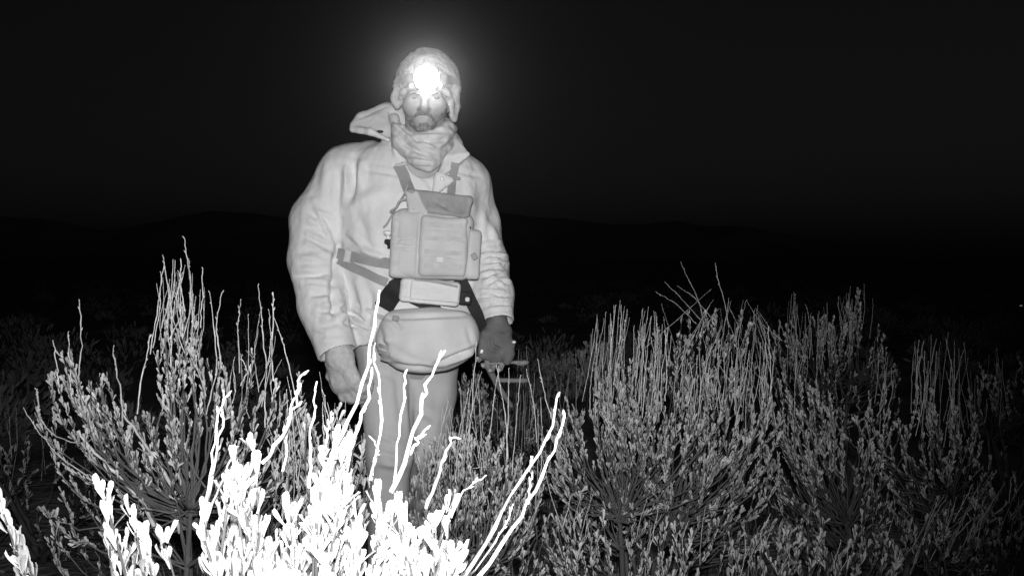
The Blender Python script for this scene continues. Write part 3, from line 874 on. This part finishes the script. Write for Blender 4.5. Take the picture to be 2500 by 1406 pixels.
def tube(path, rad, sides=5):
    path = np.asarray(path, float); rad = np.asarray(rad, float)
    d = np.gradient(path, axis=0); d = unit(d)
    ref = np.tile(np.array([.3, .9, .1]), (len(path), 1))
    a = unit(np.cross(d, ref)); b = np.cross(d, a)
    ang = np.linspace(0, 2 * math.pi, sides, endpoint=False)
    v = path[:, None] + rad[:, None, None] * (np.cos(ang)[None, :, None] * a[:, None] + np.sin(ang)[None, :, None] * b[:, None])
    v = v.reshape(-1, 3)
    f = []
    for i in range(len(path) - 1):
        for k in range(sides):
            f.append((i * sides + k, i * sides + (k + 1) % sides, (i + 1) * sides + (k + 1) % sides, (i + 1) * sides + k))
    return v, np.array(f)

def join(parts):
    vs, fs, o = [], [], 0
    for v, f in parts:
        vs.append(v); fs.append(f + o); o += len(v)
    return np.concatenate(vs), np.concatenate(fs)

def bez(a, b, c, n):
    t = np.linspace(0, 1, n)[:, None]
    return (1 - t) ** 2 * a + 2 * t * (1 - t) * b + t * t * c

def sagebrush(label, seed, D, outline, base_px, spread=.15, n_br=110, leaf=.024, leaf_frac=.5, reach=380, stalks=0, stalk_up=(60, 160), stalk_line=None, traced=(),
              sprigs=(), parts=300, lmat='leaf', stalk_r=.0011, lean=0.0, tuft=.016, per=6, limbs=20, group=None, dens=1.6, smat='stalk', fan=.09, centers=None):
    rg = np.random.default_rng(seed)
    base = P(base_px, 900, D); base[2] = 0.0
    base[2] = float(ground_z(np.array([base[0]]), np.array([base[1]]))[0]) - .04
    root = tag(empty('sagebrush', tuple(float(t) for t in base)), label, 'shrub', group)
    xs = [p[0] for p in outline]; ys = [p[1] for p in outline]
    tips = []
    for i in range(n_br):
        px = rg.uniform(xs[0], xs[-1]); top = np.interp(px, xs, ys)
        py = top + rg.uniform(0, 1) ** dens * reach + rg.normal(0, 10)
        tips.append(P(px, py, D + rg.uniform(-spread, spread)))
    for px, py, dy in sprigs:
        tips.append(P(px, py, D + dy))
    tips = np.array(tips)
    # limbs
    nodes, lim = [], []
    for k in range(limbs):
        tgt = tips[rg.integers(len(tips))].copy()
        nd = base + (tgt - base) * rg.uniform(.40, .80); nd[2] = max(nd[2] * .92, .12)
        nd += rg.normal(0, .02, 3)
        mid = base + (nd - base) * .5 + rg.normal(0, .03, 3); mid[2] = max(mid[2] - .04, .03)
        path = bez(base, mid, nd, 9); path[1:] += np.cumsum(rg.normal(0, .006, (8, 3)), 0) * np.linspace(1, .0, 8)[:, None] + rg.normal(0, .004, (8, 3))
        lim.append((path, np.linspace(.016, .006, 9) * rg.uniform(.7, 1.2)))
        nodes += [path[k2] for k2 in (3, 4, 5, 6, 7, 8)]
    nodes = np.array(nodes)
    for path, rad in lim:
        v, f = tube(path, rad, 6)
        link('branch', mesh_np('branch', v, f), M['bark'], root)
    twigs = []; pos, axs, nrm, size = [], [], [], []
    for tip in tips:
        dd = np.linalg.norm(nodes - tip, axis=1) * rg.uniform(.7, 1.3, len(nodes)) + np.where(nodes[:, 2] > tip[2] - .03, 1.0, 0)
        nd = nodes[int(np.argmin(dd))]
        ctrl = nd * .45 + tip * .55; ctrl[2] -= .06 * rg.uniform(.2, 1)
        ctrl[:2] += (tip[:2] - nd[:2]) * .35; ctrl += rg.normal(0, .014, 3)
        path = bez(nd, ctrl, tip, 8) + rg.normal(0, .0045, (8, 3))
        twigs.append(tube(path, np.linspace(.0028, .0012, 8) * rg.uniform(.7, 1.2), 4))
        L = np.linalg.norm(np.diff(path, axis=0), axis=1).sum()
        lf = leaf_frac * rg.uniform(.6, 1.25)
        nt = max(2, int(L * lf / tuft))
        for u in np.linspace(1 - min(lf, .95), 1, nt):
            if rg.random() < .22 and u < .95: continue
            q = u * 7; i = min(int(q), 6)
            c = path[i] + (path[i + 1] - path[i]) * (q - i)
            d = unit(path[i + 1] - path[i])
            kk = rg.integers(max(1, per - 2), per + 2)
            r = unit(np.cross(d[None], rg.normal(0, 1, (kk, 3))))
            op = rg.uniform(.08, 1.0, (kk, 1))
            a = unit(d[None] * (1.0) + r * op + np.array([0, 0, .25]))
            axs.append(a); pos.append(np.tile(c, (kk, 1)) + rg.normal(0, .0015, (kk, 3)) + d[None] * rg.uniform(-.5, .5, (kk, 1)) * tuft)
            nrm.append(unit(np.cross(a, np.cross(r, a)) + rg.normal(0, .35, (kk, 3))))
            size.append(leaf * rg.uniform(.5, 1.25, kk) * (.75 + .35 * u))
    v, f = join(twigs)
    tag(link('twigs', mesh_np('twigs', v, f), M['bark'], root), kind='stuff')
    pos = np.concatenate(pos); A = np.concatenate(axs); Nn = np.concatenate(nrm); S = np.concatenate(size)
    B = unit(np.cross(A, Nn)); Nn = np.cross(B, A)
    px, py, z = proj(pos)
    vis = (px > 0) & (px < 2500) & (py > 0) & (py < 1406)
    key = np.where(vis, z / np.maximum(S, 1e-4), 1e9)
    order = np.argsort(key)
    single = order[:parts] if parts else order[:0]
    single = single[vis[single]] if parts else single
    rest = np.setdiff1d(np.arange(len(pos)), single)
    lm = M[lmat]
    if lmat not in LEAF_BY:
        LEAF_BY[lmat] = []
        for me in LEAF_ME:
            m2 = me.copy(); m2.materials.append(lm); LEAF_BY[lmat].append(m2)
    for i in single:
        o = bpy.data.objects.new('leaf', LEAF_BY[lmat][int(i) % 2])
        COL.objects.link(o); o.parent = root
        m = np.eye(4); m[:3, 0] = B[i] * S[i]; m[:3, 1] = A[i] * S[i]; m[:3, 2] = Nn[i] * S[i]; m[:3, 3] = pos[i] - base
        o.matrix_basis = Matrix(m.tolist())
    tv_, tf_ = LEAF[0]
    W = pos[rest][:, None] + S[rest][:, None, None] * (tv_[None, :, 0:1] * B[rest][:, None] + tv_[None, :, 1:2] * A[rest][:, None] + tv_[None, :, 2:3] * Nn[rest][:, None])
    Fq = (tf_[None] + (np.arange(len(rest)) * len(tv_))[:, None, None]).reshape(-1, 3)
    tag(link('foliage', mesh_np('foliage', W.reshape(-1, 3), Fq), lm, root), kind='stuff')
    # flower stalks
    def stalk(pts, r, fork=True):
        pts = np.array(pts)
        t = np.linspace(0, len(pts) - 1, 14); i = np.minimum(t.astype(int), len(pts) - 2); fr = (t - i)[:, None]
        path = pts[i] * (1 - fr) + pts[i + 1] * fr
        path[1:-1] = .25 * path[:-2] + .5 * path[1:-1] + .25 * path[2:]
        path[1:] += rg.normal(0, min(r, .0013) * .7, (13, 3))
        bits = [tube(path, np.linspace(r * 1.15, r * .6, 14) * (1 + .15 * rg.normal(0, 1, 14)), 5)]
        for k in range(5, 14):                       # husks and side shoots
            if rg.random() < .55:
                d = unit(path[min(k + 1, 13)] - path[k - 1]); s_ = unit(np.cross(d, rg.normal(0, 1, 3)))
                L = rg.uniform(1.2, 3.2) * min(r, .0014)
                bits.append(tube([path[k], path[k] + (d * .8 + s_ * .5) * L, path[k] + (d * 1.0 + s_ * .5) * L * 1.7], [min(r, .0014) * .6, min(r, .0014), min(r, .0014) * .3], 4))
        if fork and rg.random() < .5:
            k = int(rg.integers(5, 9)); d = unit(path[k + 1] - path[k]); s_ = unit(rg.normal(0, 1, 3) * np.array([1, .5, .1]))
            L = np.linalg.norm(path[-1] - path[k]) * rg.uniform(.5, .9)
            e = path[k] + d * L + s_ * L * .16
            bits.append(tube(bez(path[k], path[k] + d * L * .4 + s_ * L * .13, e, 6), np.linspace(r * .7, r * .4, 6), 4))
        v, f = join(bits)
        link('flower_stalk', mesh_np('flower_stalk', v, f), M[smat], root)
    for tr in traced:
        r, dy, pl_ = tr[0], tr[1], tr[2]
        stalk([P(x, y, D + dy) for x, y in pl_], r, False)
    cl = rg.uniform(stalk_line[0][0], stalk_line[-1][0], max(4, stalks // 4)) if stalk_line else None
    if centers: cl = np.array(centers, float)
    for i in range(stalks):
        if stalk_line:
            sx = [p[0] for p in stalk_line]; sy = [p[1] for p in stalk_line]
            px = np.clip(rg.choice(cl) + rg.normal(0, 9 if centers else 13), sx[0], sx[-1]); ty = np.interp(px, sx, sy) + abs(rg.normal(0, 1)) * (50 if centers else 75)
        else:
            px = rg.uniform(xs[0], xs[-1]); ty = np.interp(px, xs, ys) - rg.uniform(*stalk_up)
        by = max(np.interp(px, xs, ys) + rg.uniform(30, 150), ty + 60)
        Yd = D + rg.uniform(-spread, spread)
        dx = lean * (by - ty) + rg.normal(0, fan) * (by - ty)
        a = P(px - dx, by, Yd); b = P(px, ty, Yd + rg.normal(0, .02))
        m_ = (a + b) / 2 + rg.normal(0, .009, 3)
        stalk([a, m_, b], stalk_r * rg.uniform(.5, 1.05))
    return root

# nearest bush: blown out by the flash
sagebrush('nearest sagebrush, glaring white leaves filling the bottom of the picture in front of the person', 101, 0.78,
          [(480, 1370), (520, 1260), (565, 1165), (590, 1160), (625, 1200), (660, 1245), (700, 1225), (745, 1255), (790, 1190), (820, 1150), (850, 1185), (880, 1255), (920, 1215), (960, 1230), (1000, 1275), (1040, 1270), (1075, 1285), (1130, 1370)],
          780, .07, 122, .0150, .34, 280, lmat='leaf_glare', limbs=18, per=6, tuft=.012, dens=1.1,
          sprigs=[(276, 1225, -.03), (332, 1240, -.02), (38, 1265, .0), (255, 1320, 0), (320, 1300, .03), (1070, 1260, 0),
                  (300, 1330, 0), (360, 1350, 0), (420, 1340, .02), (60, 1300, .03), (622, 1140, 0), (575, 1135, 0), (825, 1130, -.03), (838, 1120, 0), (852, 1140, .01), (802, 1145, .02)],
          traced=[(0.0017, -.03, [(818, 1120), (822, 1075), (855, 1020), (895, 900), (915, 780), (924, 712)]), (0.0017, .0, [(845, 1110), (872, 1060), (895, 975), (912, 900)]),
                  (0.0013, .04, [(905, 1170), (918, 1110), (930, 1020), (930, 940), (914, 870), (915, 835)]), (0.0011, .02, [(962, 1180), (976, 1050), (984, 960), (990, 908)]),
                  (0.0018, -.02, [(955, 1200), (1000, 1110), (1026, 1000), (1035, 960), (1055, 905), (1085, 858)]), (0.0013, .0, [(1000, 1110), (1020, 1075), (1036, 1050)]),
                  (0.0015, .05, [(1040, 1240), (1070, 1160), (1095, 1085), (1108, 1065)]), (0.0012, .03, [(755, 1190), (757, 1120), (766, 1000), (772, 930)]),
                  (0.0016, .0, [(640, 1130), (690, 1065), (720, 990), (737, 915)]), (0.0012, .03, [(690, 1150), (700, 1040), (712, 990), (735, 940)]),
                  (0.0014, .04, [(487, 1290), (510, 1180), (525, 1060), (548, 970)]), (0.0011, .05, [(500, 1290), (520, 1150), (545, 1020), (545, 960)]),
                  (0.0016, -.02, [(1085, 1470), (1180, 1340), (1225, 1240), (1300, 1145), (1340, 1060), (1357, 972)]), (0.0015, -.02, [(1110, 1480), (1240, 1310), (1300, 1215), (1350, 1100), (1380, 1013)]),
                  (0.0010, .02, [(1290, 1230), (1298, 1160), (1300, 1120)]), (0.0012, .0, [(795, 1120), (800, 1060), (808, 1010)]), (0.0008, .03, [(910, 1160), (912, 1120), (925, 1095), (905, 1070)]),
                  (0.0009, .02, [(505, 1270), (540, 1180), (565, 1110), (585, 1085)]), (0.0009, .0, [(1090, 1290), (1110, 1230), (1150, 1180), (1185, 1165)]), (0.0008, .02, [(1120, 1440), (1205, 1330), (1240, 1270), (1252, 1235)])])

# left bush
sagebrush('tall sagebrush at left with side branch reaching out and many thin bare flower stalks', 202, 1.85,
          [(110, 1010), (150, 890), (190, 905), (235, 960), (265, 925), (310, 1000), (360, 980), (395, 800), (420, 740), (470, 760), (500, 860), (560, 900), (620, 880), (660, 900), (700, 920), (740, 960), (800, 1050)],
          420, .16, 125, .0125, .44, 380, stalks=38, stalk_line=[(370, 690), (395, 640), (450, 610), (500, 690), (540, 730), (600, 760), (665, 715), (700, 850), (740, 890)], stalk_r=.0011, lean=0.05, tuft=.0125, per=5, dens=1.35,
          sprigs=[(118, 915, 0), (155, 875, 0), (165, 880, .02), (85, 1005, 0), (245, 935, 0), (262, 930, .02), (410, 735, 0), (470, 770, 0), (440, 830, 0)],
          traced=[(.0013, 0, [(190, 960), (197, 850), (196, 738)]), (.0012, 0, [(175, 960), (170, 880), (165, 812)]), (.0012, 0, [(145, 960), (140, 900), (130, 832)]), (.0014, 0, [(300, 1040), (295, 950), (280, 880), (277, 842)]),
                  (.0013, .02, [(335, 1010), (345, 930), (362, 850), (367, 815)]), (.0013, 0, [(470, 780), (467, 700), (455, 620), (450, 582)]), (.0012, 0, [(395, 800), (415, 720), (402, 650), (397, 622)]), (.0011, .01, [(450, 760), (442, 690), (441, 630)]),
                  (.0013, -.01, [(490, 800), (495, 720), (493, 658)]), (.0013, 0, [(540, 900), (528, 800), (541, 715)]), (.0012, 0, [(585, 910), (580, 800), (587, 735)]), (.0012, .02, [(650, 900), (640, 790), (631, 700)]),
                  (.0014, -.02, [(668, 930), (663, 850), (668, 760), (666, 713)]), (.0012, 0, [(720, 960), (695, 850), (668, 770)]), (.0012, 0, [(210, 1160), (140, 1110), (90, 1050), (60, 1000)]),
                  (.0016, 0, [(90, 955), (95, 1020), (130, 1065), (210, 1085)]), (.0011, 0, [(95, 1000), (92, 970), (90, 950)]), (.0040, .0, [(395, 1320), (350, 1225), (280, 1150), (215, 1090), (190, 1050)]), (.0036, .03, [(440, 1300), (420, 1180), (350, 1080), (300, 1010)])])

# bush at the person's legs, right of them
sagebrush('small-leaved sagebrush growing beside the legs of the person with thin upright stalks', 303, 2.15,
          [(1000, 1130), (1040, 1090), (1090, 1080), (1140, 1070), (1180, 1090), (1230, 1110), (1290, 1150), (1330, 1180)], 1160, .16, 120, .0125, .5, 260, stalks=26,
          stalk_line=[(1020, 1040), (1100, 960), (1160, 910), (1200, 900), (1260, 900), (1320, 960)], stalk_r=.0010, tuft=.013,
          traced=[(.0012, 0, [(1140, 1120), (1150, 1020), (1158, 900), (1163, 840)]), (.0012, 0, [(1185, 1140), (1200, 1030), (1212, 930), (1217, 895)]), (.0012, 0, [(1240, 1120), (1232, 1000), (1212, 895)]),
                  (.0012, 0, [(1235, 1180), (1240, 1020), (1242, 902)]), (.0012, 0, [(1250, 1160), (1262, 1010), (1270, 920)]), (.0012, .02, [(1310, 1080), (1305, 990), (1285, 905)]), (.0013, -.05, [(1345, 1020), (1325, 940), (1312, 875)])])
sagebrush('leafy sagebrush low between left bush and the legs of the person', 304, 1.6,
          [(700, 1130), (740, 1010), (790, 1080), (830, 1000), (870, 1090), (900, 1120)], 790, .12, 40, .0145, .4, 260, stalks=12, stalk_line=[(700, 900), (760, 860), (800, 930), (880, 960)], stalk_r=.0010, tuft=.015)

# right-hand bushes
sagebrush('full pale sagebrush right of centre with a sheaf of upright stalks', 405, 2.6,
          [(1330, 1030), (1365, 1000), (1400, 960), (1440, 920), (1500, 900), (1580, 890), (1640, 920), (1700, 930), (1760, 900), (1820, 950), (1870, 940), (1900, 1000)], 1560, .22, 270, .0135, .48, 400, stalks=88, centers=[1462, 1478, 1492, 1515, 1530, 1558, 1572, 1592, 1606, 1620, 1665, 1690, 1715, 1740, 1775, 1800, 1830, 1870],
          stalk_line=[(1455, 770), (1480, 740), (1520, 735), (1560, 750), (1590, 745), (1640, 800), (1700, 850), (1780, 840), (1880, 790)], stalk_r=.0013, lean=.06, tuft=.013, fan=.05, dens=1.15,
          sprigs=[(1470, 960, -.2), (1540, 905, -.2), (1590, 900, -.2), (1660, 1000, -.2), (1735, 920, -.2), (1745, 950, -.15), (1400, 1000, -.15), (1640, 1190, -.25), (1600, 1200, -.25), (1575, 1080, -.25), (1620, 1130, -.25)])
sagebrush('sagebrush with bare twiggy crown rising behind the full pale bush', 406, 3.3,
          [(1590, 830), (1650, 770), (1720, 760), (1790, 760), (1840, 790)], 1720, .2, 55, .0140, .28, 300, stalks=46, stalk_line=[(1595, 720), (1640, 700), (1700, 715), (1760, 700), (1850, 740)], stalk_r=.0013, lean=-.05, fan=.45, parts=60,
          traced=[(.0017, 0, [(1720, 800), (1705, 730), (1680, 680), (1662, 642)]), (.0016, 0, [(1780, 800), (1765, 720), (1752, 680), (1746, 645)]), (.0014, 0, [(1700, 790), (1650, 740), (1600, 712)]), (.0014, 0, [(1710, 780), (1660, 725), (1625, 690)]), (.0014, 0, [(1740, 780), (1690, 720), (1655, 700)])])
sagebrush('dim broad sagebrush on the right with many leaf sprigs', 407, 2.95,
          [(1860, 930), (1930, 900), (2000, 930), (2060, 950), (2120, 930), (2180, 960), (2240, 920), (2300, 960), (2350, 1000), (2400, 1060), (2440, 1150)], 2130, .25, 215, .0135, .48, 420, stalks=34, centers=[1890, 1960, 2150, 2165, 2225, 2240, 2262, 2280, 2298, 2315, 2330, 2345],
          stalk_line=[(1860, 820), (1960, 830), (2060, 850), (2150, 860), (2240, 830), (2300, 800), (2335, 800), (2400, 900)], stalk_r=.0013, lean=.05, tuft=.014, dens=1.15)
sagebrush('darker tall sagebrush with pointed crown standing behind the dim broad one', 408, 4.2,
          [(1880, 800), (1960, 790), (2040, 770), (2090, 720), (2120, 760), (2160, 790), (2200, 860)], 2050, .25, 110, .0145, .42, 330, stalks=52,
          stalk_line=[(1880, 720), (1940, 700), (2000, 730), (2090, 690), (2120, 680), (2150, 700), (2200, 800)], stalk_r=.0014, parts=120)
sagebrush('almost black sagebrush at the right edge of the picture', 409, 4.1,
          [(2330, 960), (2400, 900), (2470, 880), (2560, 860), (2650, 900)], 2480, .3, 70, .018, .45, 420, stalks=30, stalk_line=[(2340, 880), (2420, 850), (2500, 840), (2620, 830)], stalk_r=.0013, parts=0)
sagebrush('low sagebrush at the lower right corner with sparse spreading twigs', 410, 2.5,
          [(2250, 1290), (2320, 1250), (2400, 1220), (2480, 1180), (2560, 1200)], 2420, .2, 50, .014, .25, 240, stalks=40, stalk_up=(-40, 60), stalk_r=.0012, lean=.5, parts=100)
sagebrush('low sagebrush on bare ground at bottom centre-right', 411, 2.25,
          [(1330, 1290), (1420, 1240), (1520, 1260), (1640, 1290), (1760, 1300), (1900, 1290), (2050, 1300), (2200, 1310)], 1700, .2, 110, .014, .45, 200, stalks=24, stalk_up=(-30, 60), stalk_r=.0010, lean=.2, parts=200)
# dark bushes behind
sagebrush('dark sagebrush behind the left bush at the left edge', 512, 3.9,
          [(-80, 1150), (0, 1090), (60, 1080), (110, 1080), (170, 1100), (230, 1130), (300, 1200)], 90, .3, 90, .018, .45, 300, stalks=10, stalk_r=.0012, parts=0)
sagebrush('dark sagebrush behind the legs of the person', 513, 3.9,
          [(1060, 960), (1100, 890), (1150, 900), (1200, 960), (1270, 990), (1340, 1010), (1420, 1000)], 1200, .3, 100, .017, .5, 260, stalks=20, stalk_r=.0012, parts=0)
sagebrush('faint far sagebrush in the dark right of the mitten, leftmost of three', 514, 8.5,
          [(1325, 890), (1345, 872), (1368, 880)], 1345, .3, 45, .035, .6, 60, stalks=0, parts=0, limbs=5)
sagebrush('faint far sagebrush in the dark right of the mitten, middle one of three', 515, 8.8,
          [(1375, 885), (1388, 872), (1402, 880)], 1388, .25, 40, .035, .6, 50, stalks=0, parts=0, limbs=5)
sagebrush('faint far sagebrush left of the sheaf of stalks, rightmost of three', 516, 7.0,
          [(1410, 870), (1440, 835), (1475, 840), (1510, 870)], 1450, .3, 60, .033, .6, 90, stalks=0, parts=0, limbs=5)

# ------------------------------------------------------------------ dry grass and far scrub (nobody could count them)
rg = np.random.default_rng(77)
def blades(name, label, n, sampler, hmin, hmax, wd, material, seed):
    rg = np.random.default_rng(seed)
    xy = sampler(n, rg)
    h = rg.uniform(hmin, hmax, n); az = rg.uniform(0, 2 * math.pi, n); le = rg.uniform(.1, .7, n)
    z0 = ground_z(xy[:, 0], xy[:, 1]) - .03
    b = np.stack([xy[:, 0], xy[:, 1], z0], 1)
    out = np.stack([np.cos(az), np.sin(az), 0 * az], 1)
    sd = np.stack([-np.sin(az + 1), np.cos(az + 1), 0 * az], 1) * wd
    up = np.array([0, 0, 1.0])
    m_ = b + up * (h * .6)[:, None] + out * (h * le * .25)[:, None]
    t = b + up * h[:, None] + out * (h * le)[:, None]
    v = np.stack([b - sd, b + sd, m_ - sd * .8, m_ + sd * .8, t], 1).reshape(-1, 3)
    k = np.arange(n)[:, None, None] * 5
    f = (np.array([[0, 1, 3], [0, 3, 2], [2, 3, 4]])[None] + k).reshape(-1, 3)
    tag(link(name, mesh_np(name, v, f), material), label, 'grass', kind='stuff')

def scrub(name, label, seed, n):
    rg = np.random.default_rng(seed)
    V = []
    for k in range(n):
        y = 6.5 + 45 * rg.random() ** 1.6; x = rg.uniform(-.62, .62) * y
        if .05 < x / y < .45 and y < 9: continue
        r = rg.uniform(.12, .42); h = r * rg.uniform(.7, 1.3); nb = int(90 + 120 * r)
        a = rg.uniform(0, 2 * math.pi, nb); e = np.arccos(rg.uniform(.0, 1, nb)); q = rg.uniform(.45, 1.0, nb)
        d = np.stack([np.cos(a) * np.sin(e), np.sin(a) * np.sin(e), np.cos(e)], 1)
        p = np.array([x, y, -.03]) + d * np.array([r, r, h]) * q[:, None]
        ax_ = unit(d + rg.normal(0, .35, (nb, 3)) + np.array([0, 0, .6])); sd = unit(np.cross(ax_, rg.normal(0, 1, (nb, 3))))
        L = rg.uniform(.04, .11, nb)[:, None]; w = rg.uniform(.006, .014, nb)[:, None]
        V.append(np.stack([p - sd * w * .5, p + sd * w * .5, p + ax_ * L * .6 + sd * w, p + ax_ * L, p + ax_ * L * .6 - sd * w], 1).reshape(-1, 3))
    V = np.concatenate(V)
    f = (np.array([[0, 1, 2], [0, 2, 4], [4, 2, 3]])[None] + np.arange(len(V) // 5)[:, None, None] * 5).reshape(-1, 3)
    tag(link(name, mesh_np(name, V, f, False), M['scrub']), label, 'scrub', kind='stuff')
scrub('far_scrub', 'faint low scrub fading into the dark plain behind the person', 9, 420)
def track(n, rg):
    return np.stack([rg.uniform(-.6, 1.4, n), rg.normal(9.0, .30, n)], 1)
blades('grass_verge', 'pale strip of dry grass right of the mitten', 5000, track, .03, .10, .004, M['straw'], 6)
def near_sampler(n, rg):
    return np.stack([rg.uniform(-1.6, 2.4, n), rg.uniform(1.7, 5.0, n)], 1)
blades('ground_litter', 'thin dry grass and litter between the bushes', 6000, near_sampler, .02, .10, .0018, M['straw'], 7)

# two far lights at the right edge
for k, (x, y) in enumerate(((2476, 751), (2494, 748))):
    p = P(x, y, 24.0)
    e = tag(empty('marker_lamp', (float(p[0]), 24.0, 0.0)), ('left' if k == 0 else 'right') + ' one of two tiny far lights at the right edge', 'lamp', 'two tiny far lights')
    v, f = tube([(p[0], 24.03, -.1), (p[0], 24.03, p[2] * .5), (p[0], 24.03, p[2])], [.012, .012, .012], 6)
    link('stake', mesh_np('stake', v, f), M['dark'], e)
    disc('lens', p, .026 if k == 0 else .034, .02, emission('far_lamp', .10 if k == 0 else .16), e)

# ------------------------------------------------------------------ haze added to imitate lens bloom round the headlamp
hz = bpy.data.materials.new('bloom_haze'); hz.use_nodes = True
nt = hz.node_tree
for n_ in list(nt.nodes):
    if n_.type != 'OUTPUT_MATERIAL': nt.nodes.remove(n_)
pv = nt.nodes.new('ShaderNodeVolumePrincipled')
pv.inputs['Color'].default_value = (.9, .9, .9, 1)
pv.inputs['Density'].default_value = 0.00006
pv.inputs['Anisotropy'].default_value = 0.96
nt.links.new(pv.outputs['Volume'], nt.nodes['Material Output'].inputs['Volume'])
HW, ZB, ZT = 9400.0, -33.0, 215.0
bx = [(-HW, -HW, ZB), (HW, -HW, ZB), (HW, HW, ZB), (-HW, HW, ZB), (-HW, -HW, ZT), (HW, -HW, ZT), (HW, HW, ZT), (-HW, HW, ZT)]
me = mesh_np('haze', np.array(bx, float), [(3, 2, 1, 0), (4, 5, 6, 7), (0, 1, 5, 4), (1, 2, 6, 5), (2, 3, 7, 6), (3, 0, 4, 7)], False)
tag(link('haze', me, hz), 'thin haze added for the glow round the headlamp', 'haze', kind='stuff')
